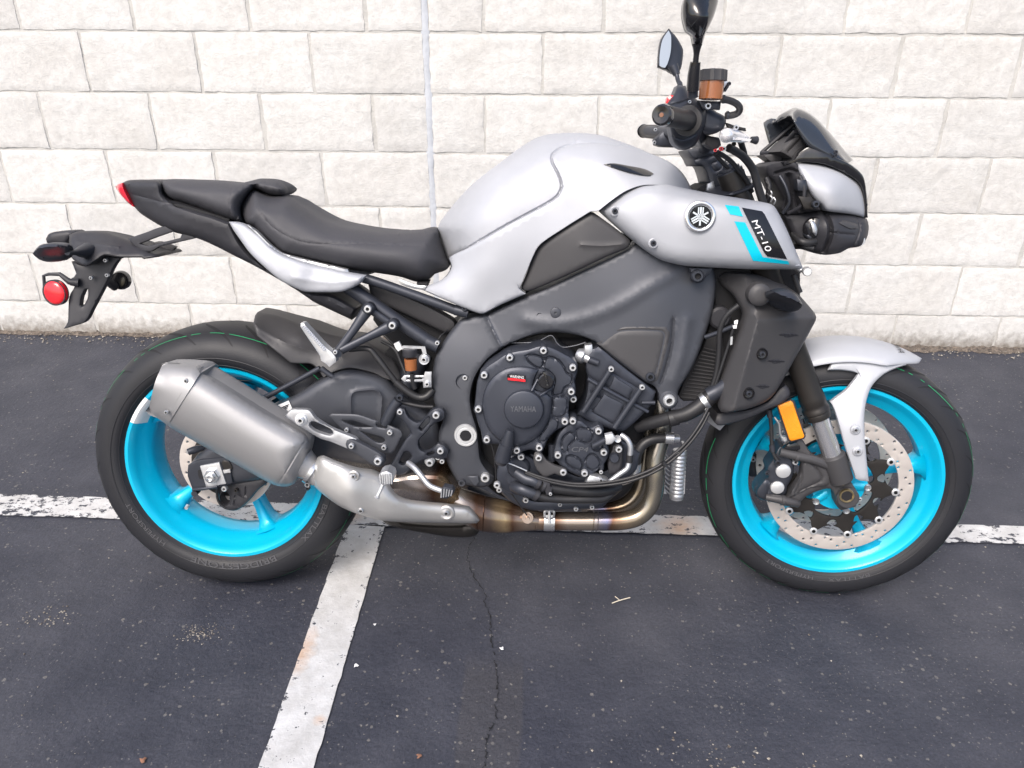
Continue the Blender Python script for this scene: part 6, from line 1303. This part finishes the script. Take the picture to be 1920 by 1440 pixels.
tube('wiring_bundle', [(1500, 435, -.05), (1512, 440, -.085), (1520, 446, -.09)], .005, M['satin'], B)
# fly screen: curved sheet from one edge over the middle to the other
edge = [(1487, 225), (1489, 214), (1495, 209), (1505, 212), (1518, 220), (1530, 231), (1545, 249), (1560, 269), (1574, 289), (1588, 307)]
base = [(1487, 226), (1492, 238), (1500, 252), (1506, 262), (1513, 271), (1519, 277), (1536, 285), (1552, 292), (1568, 299), (1584, 307)]
V = []; Fc = []; ns_, nc_ = 10, 15
E1, _ = seg(edge, False, 8); E2, _ = seg(base, False, 8); kk = 26
def rs(E, k):
    d = np.r_[0, np.cumsum(np.linalg.norm(np.diff(E, axis=0), axis=1))]; t = np.linspace(0, d[-1], k); return np.stack([np.interp(t, d, E[:, i]) for i in range(2)], 1)
E1, E2 = rs(E1, kk), rs(E2, kk)
Yt = -np.linspace(.052, .060, kk); Yb = -np.linspace(.088, .080, kk)
Tp = pts(BF, E1, Yt); Bp = pts(BF, E2, Yb); rows = []
for i in range(kk):
    R_ = []
    for s in np.linspace(0, 1, 6): p_ = Bp[i]*(1-s)+Tp[i]*s; p_ = p_+np.array([0, -.006*math.sin(math.pi*s), 0]); R_.append(p_)
    for s in np.linspace(0, 1, 9)[1:]: t_ = Tp[i].copy(); t_[1] = Tp[i][1]*(1-2*s); t_[0] += .022*math.sin(math.pi*s)*(.3+i/kk); t_[2] += .008*math.sin(math.pi*s); R_.append(t_)
    for p_ in R_[:5][::-1]: R_.append(p_*np.array([1, -1, 1]))
    rows.append(R_)
mcol = len(rows[0])
for R_ in rows: V += R_
for i in range(kk-1):
    for j in range(mcol-1): a = i*mcol+j; Fc.append((a, a+1, a+mcol+1, a+mcol))
scr = mesh('fly_screen', V, Fc, M['smoke'], B, BF, angle=60); sm = scr.modifiers.new('sheet', 'SOLIDIFY'); sm.thickness = .003
bolts([(1567, 285, .0038), (1567, 291, .0034)], .004, -.092, M['satin'], scr)
# instrument with its far side hood
mh = panel('instrument_hood', [(1432, 230), (1438, 225), (1446, 222, 1), (1488, 226, 1), (1492, 234, 1), (1470, 250), (1445, 272, 1), (1442, 268)], .075, M['smoke'], B, roll=.002, rr=3, thick=.004)
tube('hood_rim', [(1428, 286, .07), (1455, 262, .07), (1491, 231, .06)], .0042, M['blackplastic'], mh)
tube('hood_rim', [(1427, 288, .07), (1460, 284, .03), (1470, 276, 0), (1482, 258, -.03), (1492, 246, -.05)], [.0048, .0055, .0060, .0055, .0045], M['blackplastic'], mh)
ins = panel('instrument', [(1462, 284, 1), (1470, 275), (1484, 262), (1498, 253, 1), (1516, 280, 1), (1503, 301, 1), (1490, 300), (1474, 291)], -.045, M['greyplastic'], B, roll=.004, rr=5, thick=.10, grooves=[([(1478, 284), (1500, 262)], .004, 2, False)])
panel('instrument_tray', [(1428, 291, 1), (1460, 288), (1474, 293), (1490, 302, 1), (1462, 305), (1446, 304, 1)], .02, M['greyplastic'], ins, roll=.002, rr=4, thick=.05)
# ------------------------------------------------------------------ bars, clamps, controls
tc_ = panel('top_clamp', [(1322, 362, 1), (1335, 352), (1365, 347), (1385, 342), (1404, 333), (1412, 330), (1420, 334), (1422, 343), (1416, 350), (1400, 358), (1378, 366), (1350, 368, 1)], [(1330, 358, -.09), (1412, 340, -.118), (1370, 355, -.118)], M['satin'], B, roll=.004, rr=5, thick=.22, grooves=[([(1345, 357), (1375, 354), (1400, 344)], .0, 2, False)])
lathe('clamp_washer', pt(BF, 1414, 341, -.122), (0, 1, 0), [(-.002, 0), (-.002, .006), (-.001, .0075), (.004, .0078)], M['bright'], tc_, seg_=24)
bolt((1414, 341), .0038, M['steel'], tc_, y=-.126)
riser = panel('handlebar_riser', [(1289, 282, 1), (1300, 300), (1306, 312), (1318, 312), (1325, 326), (1332, 350), (1340, 362, 1), (1356, 362, 1), (1362, 345), (1360, 320), (1352, 304), (1348, 292), (1342, 282, 1), (1320, 276)], -.06, M['satin'], B, roll=.006, rr=7, thick=.12, grooves=[([(1334, 308), (1348, 303), (1354, 315), (1340, 321)], .002, 1.6, True), ([(1300, 300), (1318, 296), (1345, 290)], .003, 2, False)])
panel('riser_plate', [(1327, 345, 1), (1338, 340, 1), (1341, 354, 1), (1325, 357, 1)], -.075, M['alu'], riser, roll=.001, rr=2, thick=.01)
bar = tube('handlebar', [(1300, 228, -.26), (1312, 246, -.20), (1322, 268, -.12), (1322, 276, -.06), (1310, 272, .06), (1290, 262, .14), (1255, 250, .22), (1215, 246, .33)], .0125, M['satin'], B)
gr = tube('throttle_grip', [(1245, 216, -.392), (1262, 220, -.350), (1282, 224, -.300), (1292, 227, -.278)], [.0175, .0168, .0172, .0190], M['hose'], B, nseg=28)
gax = pt(BF, 1292, 227, -.278)-pt(BF, 1245, 216, -.392); gax /= np.linalg.norm(gax); g0 = pt(BF, 1243, 216, -.395)
lathe('bar_end_weight', g0, gax, [(-.006, 0), (-.006, .0055), (-.0075, .0060), (-.0085, .0135), (-.006, .0168), (0, .0180), (.007, .0176), (.008, .0155), (.012, .0155)], M['gloss'], gr, seg_=36)
lathe('grip_flange', pt(BF, 1289, 226, -.285), gax, [(-.002, .019), (-.001, .0255), (.002, .0265), (.004, .0255), (.004, .018)], M['hose'], gr, seg_=36)
lathe('bar_end_screw', g0-gax*.0062, gax, [(-.001, 0), (-.001, .0035), (.002, .004)], M['rust'], gr, seg_=16)
sw = panel('switch_housing', [(1270, 160, 1), (1286, 161, 1), (1290, 172), (1300, 180), (1314, 194), (1324, 211), (1322, 232), (1314, 252), (1308, 266), (1300, 275), (1286, 281), (1272, 277), (1262, 266), (1256, 240), (1250, 210), (1250, 196), (1257, 186), (1264, 175)], [(1275, 165, -.255), (1320, 210, -.250), (1285, 225, -.275), (1270, 270, -.255), (1290, 200, -.270), (1310, 260, -.245)], M['satin'], B, roll=.012, rr=12, thick=.04, grooves=[([(1250, 198), (1275, 193), (1296, 186)], .003, 2, False), ([(1262, 255), (1280, 262), (1305, 252)], .003, 2, False)])
bolt((1293, 191), .0030, M['steel'], sw, y=-.274)
panel('kill_switch', [(1249, 192), (1251, 182), (1258, 178), (1264, 179, 1), (1258, 186), (1251, 196, 1)], -.262, M['red'], sw, roll=.004, rr=4, thick=.015)
sw2 = panel('switch_lower', [(1228, 262), (1236, 252), (1248, 240, 1), (1264, 246), (1285, 262), (1287, 274, 1), (1268, 276), (1240, 275), (1230, 272)], .22, M['satin'], B, roll=.008, rr=8, thick=.05)
lg_ = tube('clutch_side_grip', [(1209, 246, .40), (1222, 247, .34), (1240, 248, .28)], [.0165, .0170, .0175], M['hose'], B, nseg=24)
lathe('bar_end_weight', pt(BF, 1207, 246, .40), (0, -1, 0), [(-.012, 0), (-.012, .012), (-.006, .0165), (.004, .0172)], M['gloss'], lg_, seg_=28)
bolts([(1229, 243, .004), (1227, 267, .004)], .004, .21, M['steel'], B)
mcy = panel('brake_master_cylinder', [(1315, 200, 1), (1330, 201), (1344, 210), (1352, 214), (1362, 222), (1358, 238), (1350, 246), (1336, 252), (1320, 250), (1312, 240)], -.235, M['satin'], B, roll=.014, rr=13, thick=.03)
panel('reservoir_mount', [(1310, 188, 1), (1352, 190, 1), (1350, 206, 1), (1340, 205), (1326, 207), (1316, 203)], -.255, M['satin'], mcy, roll=.002, rr=3, thick=.01)
bolt((1327, 199), .0058, M['bright'], mcy, y=-.258)
rs2 = lathe('brake_fluid_reservoir', pt(BF, 1332, 187, -.275), (.02, 0, 1), [(0, .016), (.001, .0205), (.030, .0212), (.034, .0205)], M['resv'], mcy, seg_=32)
V = []; cc0 = pt(BF, 1336, 152, -.275); Vv = []; Ff = []
for j, (z, s) in enumerate(((0, 1), (.017, .98), (.0185, .90))):
    for i in range(48): a = 2*math.pi*i/48; r_ = .0242*s*(1+.03*(1 if (i//3) % 2 else -1)); Vv.append(cc0+np.array([r_*math.cos(a), r_*math.sin(a), z]))
for j in range(2):
    for i in range(48): Ff.append((j*48+i, j*48+(i+1) % 48, (j+1)*48+(i+1) % 48, (j+1)*48+i))
Ff.append(tuple(96+i for i in range(48))); Ff.append(tuple(range(48))[::-1])
mesh('reservoir_cap', Vv, Ff, M['greyplastic'], mcy, angle=25)
panel('reservoir_strap', [(1353, 152, 1), (1362, 150), (1367, 158), (1359, 172), (1353, 174, 1)], -.262, M['bright'], mcy, roll=.001, rr=2, thick=.012)
tube('strap_screw', [(1358, 171, -.265), (1366, 158, -.268)], .0028, M['satin'], mcy, smooth=False); bolt((1367, 157), .0034, M['satin'], mcy, y=-.27)
tube('reservoir_hose', [(1353, 186, -.265), (1366, 188, -.262), (1380, 194, -.258), (1387, 203, -.255), (1383, 212, -.250), (1372, 216, -.245), (1360, 217, -.24)], .0062, M['hose'], mcy)
for p in ((1357, 186), (1364, 216)): tube('hose_clip', [(p[0]-2, p[1], -.262 if p[1] < 200 else -.242), (p[0]+2, p[1], -.262 if p[1] < 200 else -.242)], .0074, M['satin'], mcy, smooth=False)
lv = panel('brake_lever', [(1352, 244), (1358, 239), (1368, 239), (1386, 244), (1402, 254), (1411, 259), (1406, 266), (1390, 267), (1370, 266), (1358, 266), (1351, 259)], [(1355, 250, -.330), (1410, 262, -.250), (1380, 255, -.285)], M['polished'], B, roll=.010, rr=9, thick=.008)
V, Fc = lathe_vf(pt(BF, 1362, 254, -.355), (.1, 1, 0), [(-.012*math.cos(t)*1.0, .012*math.sin(t)) for t in np.linspace(0, math.pi*.85, 9)], 24); mesh('lever_ball', *fixn(V, Fc), M['polished'], lv)
tube('lever_blade', [(1363, 254, -.350), (1372, 254, -.315), (1384, 256, -.28), (1398, 259, -.25)], [.0095, .0078, .0072, .006], M['polished'], lv)
tube('lever_adjuster', [(1409, 262, -.245), (1418, 263, -.24)], [.0055, .0075], M['blackplastic'], lv, smooth=False)
panel('lever_perch', [(1362, 230, 1), (1380, 236), (1398, 240, 1), (1399, 246, 1), (1384, 243), (1366, 240)], -.225, M['carrier'], lv, roll=.002, rr=3, thick=.01); bolt((1380, 239), .0048, M['alu'], lv, y=-.235)
panel('brake_switch', [(1326, 254, 1), (1348, 258, 1), (1352, 272), (1340, 282, 1), (1322, 270)], -.205, M['blackplastic'], B, roll=.003, rr=4, thick=.03)
bolts([(1341, 282, .003), (1352, 279, .004)], .004, -.212, M['red'], B); bolt((1357, 279), .0042, M['bright'], B, y=-.21); bolt((1376, 270), .0040, M['carrier'], B, y=-.21)
tube('brake_hose', [(1366, 277, -.20), (1378, 283, -.19), (1396, 296, -.17), (1412, 318, -.155), (1420, 345, -.150), (1426, 365, -.145), (1432, 384, -.14), (1438, 410, -.13)], .0078, M['hose'], B)
tube('throttle_cable', [(1345, 285, -.16), (1368, 300, -.15), (1384, 318, -.14), (1398, 335, -.13), (1410, 360, -.12)], .0048, M['hose'], B)
tube('throttle_cable', [(1340, 288, -.14), (1358, 308, -.13), (1375, 325, -.12), (1388, 345, -.115)], .0042, M['hose'], B)
tube('control_stalk', [(1388, 264, -.18), (1392, 276, -.16), (1396, 290, -.14)], .0058, M['hose'], B)
panel('orange_adjuster', [(1360, 333, 1), (1368, 328), (1378, 322), (1384, 325), (1380, 332), (1370, 333), (1362, 337)], -.118, M['orange'], B, roll=.003, rr=3, thick=.012)
lathe('ignition_barrel', pt(BF, 1384, 340, -.05), (-.4, 0, 1), [(0, .018), (.02, .018), (.022, .014), (.024, 0)], M['satin'], B, seg_=28)
# mirrors
mr = panel('mirror', [(1279, 30), (1280, 8), (1286, -14, 1), (1300, -25), (1322, -27), (1340, -20), (1347, -4), (1345, 10), (1338, 32), (1322, 66), (1315, 86), (1301, 86), (1296, 66), (1287, 60), (1283, 50)], [(1285, 20, -.370), (1310, -20, -.375), (1340, 0, -.350), (1308, 80, -.345), (1315, 30, -.385)], M['gloss'], B, roll=.016, rr=14, thick=.012, grooves=[([(1290, 66), (1306, 72), (1322, 66)], .002, 1.5, False)])
tube('mirror_stem', [(1307, 84, -.345), (1306, 100, -.340), (1304, 120, -.335), (1302, 150, -.325)], [.0085, .0052, .0052, .0055], M['gloss'], mr)
tube('stem_sleeve', [(1304, 116, -.335), (1301, 140, -.330), (1299, 169, -.322)], [.0088, .0105, .0110], M['gloss'], mr, smooth=False)
tube('stem_base', [(1299, 166, -.32), (1299, 182, -.315)], .009, M['satin'], mr, smooth=False)
ml = panel('mirror', [(1254, 53, 1), (1260, 60), (1268, 69), (1276, 82), (1281, 94), (1280, 112), (1277, 128), (1270, 139), (1259, 137), (1250, 131), (1246, 130), (1234, 125, 1), (1235, 100), (1240, 73)], [(1254, 53, .37), (1235, 120, .37), (1280, 100, .39), (1268, 135, .38)], M['satin'], B, roll=.010, rr=9, thick=.02)
ml['label'] = 'small mirror on the far bar with its glass showing'
panel('mirror_glass', [(1253.5, 57, 1), (1258, 66), (1258, 92), (1254, 112), (1247, 127), (1236.5, 123, 1), (1237, 102), (1242, 75)], .3685, M['mirror'], ml, roll=0, thick=.002)
tube('mirror_neck', [(1262, 124, .365), (1269, 140, .360)], [.013, .0090], M['satin'], ml, smooth=False)
tube('mirror_stem', [(1268, 136, .36), (1271, 150, .35), (1275, 165, .33), (1262, 205, .30), (1246, 246, .27)], [.0060, .0055, .0075, .0085, .0110], M['satin'], ml)
# front duct tip bolt, horn and brackets under the cover
tube('steering_stop', [(1490, 500, -.12), (1503, 508, -.13)], .006, M['alu'], B); lathe('stop_cap', pt(BF, 1514, 510, -.14), (.2, 1, 0), [(0, 0), (0, .0075), (.003, .009), (.02, .009)], M['bright'], B, seg_=24)
tube('front_hose', [(1488, 515, -.13), (1494, 532, -.13), (1500, 548, -.13)], .0055, M['hose'], B)
# ------------------------------------------------------------------ rear plate holder
ph = panel('plate_holder_arm', [(240, 447, 1), (270, 437), (300, 426), (325, 424), (345, 436), (370, 446, 1), (340, 453), (298, 463, 1), (282, 472), (268, 472, 1), (250, 460)], [(240, 447, -.045), (370, 446, -.075), (300, 460, -.06)], M['blackplastic'], B, roll=.002, rr=3, thick=.010, holes=[[(262, 457, 1), (296, 444), (334, 432), (342, 437, 1), (338, 446, 1), (278, 461, 1)]])
panel('holder_strut', [(275, 457, 1), (300, 453), (330, 463, 1), (318, 477, 1), (290, 467)], .03, M['greyplastic'], ph, roll=.001, rr=2, thick=.01)
hd_ = panel('plate_holder_hood', [(130, 440, 1), (147, 434), (190, 434), (215, 441), (242, 450), (262, 460), (278, 472, 1), (298, 477, 1), (297, 482, 1), (270, 486, 1), (265, 483), (225, 483), (196, 479), (184, 486), (175, 492), (163, 499), (150, 495), (132, 480)], [(130, 440, -.02), (190, 434, -.02), (200, 470, -.075), (240, 482, -.080), (150, 480, -.060), (290, 480, -.070), (240, 455, -.04)], M['blackplastic'], B, roll=.012, rr=9, mirror=True, grooves=[([(145, 450), (165, 456), (186, 458), (222, 462)], -.003, 2.5, False)])
bolts([(198, 488, .0045), (171, 521, .0042), (201, 516, .0042)], .004, -.058, M['alu'], hd_)
ps = panel('number_plate_holder', [(134, 490, 1), (140, 505), (143, 513), (138, 520), (128, 524, 1), (131, 535), (140, 537), (130, 556), (128, 590), (127, 604), (119, 617, 1), (136, 612), (160, 603), (172, 582), (190, 548), (202, 524), (212, 502), (224, 484, 1), (196, 480), (160, 498)], [(140, 500, -.045), (220, 490, -.045), (130, 600, -.065), (160, 600, -.060), (170, 540, -.050)], M['blackplastic'], B, roll=.003, rr=4, thick=.014, holes=[[(150, 572, 1), (152, 558), (159, 543), (165, 542, 1), (165, 556), (160, 568), (154, 575)]])
rb_ = tube('reflector_bracket', [(84, 542, -.06), (82, 517, -.06), (92, 514, -.06), (112, 514, -.06), (130, 528, -.06), (148, 530, -.055)], [.0035, .0035, .0035, .0045, .0070, .010], M['blackplastic'], B, smooth=False)
rfl = lathe('rear_reflector', pt(BF, 102, 549, -.066), (.15, 1, 0), [(-.006, 0), (-.005, .018), (-.002, .0245), (.001, .0262), (.001, .0275), (.008, .0275)], M['red'], rb_, seg_=40)
lathe('reflector_housing', pt(BF, 102, 549, -.0645), (.15, 1, 0), [(-.002, .0260), (-.002, .0283), (.010, .0283)], M['blackplastic'], rb_, seg_=40)
lathe('far_reflector', pt(BF, 225, 526, .085), (-.15, 1, 0), [(-.004, 0), (-.003, .020), (.004, .0225), (.012, .0225)], M['gloss'], B, seg_=36)
tube('reflector_bracket', [(190, 520, .02), (205, 530, .06), (216, 538, .08)], .010, M['blackplastic'], B)
i1 = panel('rear_indicator', [(61, 476, 1), (68, 466), (76, 459), (90, 456), (108, 456), (122, 458), (129, 466), (131, 474), (126, 484), (118, 489), (104, 491), (88, 491), (74, 487), (66, 481)], [(61, 476, -.155), (95, 470, -.165), (130, 472, -.150)], M['satin'], B, roll=.014, rr=13, thick=.016, grooves=[([(66, 477), (95, 472), (124, 470)], -.002, 4, False)])
tube('indicator_stem', [(126, 473, -.145), (140, 473, -.12), (152, 472, -.09), (165, 470, -.06)], [.0065, .0062, .0120, .0175], M['satin'], i1)
i2 = panel('rear_indicator', [(86, 448, 1), (90, 440), (100, 435), (120, 433), (140, 432), (146, 434), (136, 442), (128, 452), (126, 461, 1), (100, 458), (88, 455)], .10, M['blackplastic'], B, roll=.010, rr=9, thick=.03)
i2['label'] = 'far side rear indicator'
# ------------------------------------------------------------------ tyre lettering
arc_text('BRIDGESTONE', (0, RR), -.0945, .2415, .0135, -64, -112, M['letter'], rrim, BF, slope=-.001)
arc_text('BATTLAX', (0, RR), -.0945, .2425, .0115, -20, -45, M['letter'], rrim, BF, slope=-.001)
arc_text('HYPERSPORT', (0, RR), -.0945, .2430, .0105, -128, -158, M['letter'], rrim, BF, slope=-.001)
arc_text('HYPERSPORT', (WB, RF), -.0608, .2400, .0090, -96, -124, M['letter'], frim, SF, slope=-.001)
arc_text('BATTLAX', (WB, RF), -.0608, .2400, .0090, -66, -88, M['letter'], frim, SF, slope=-.001)
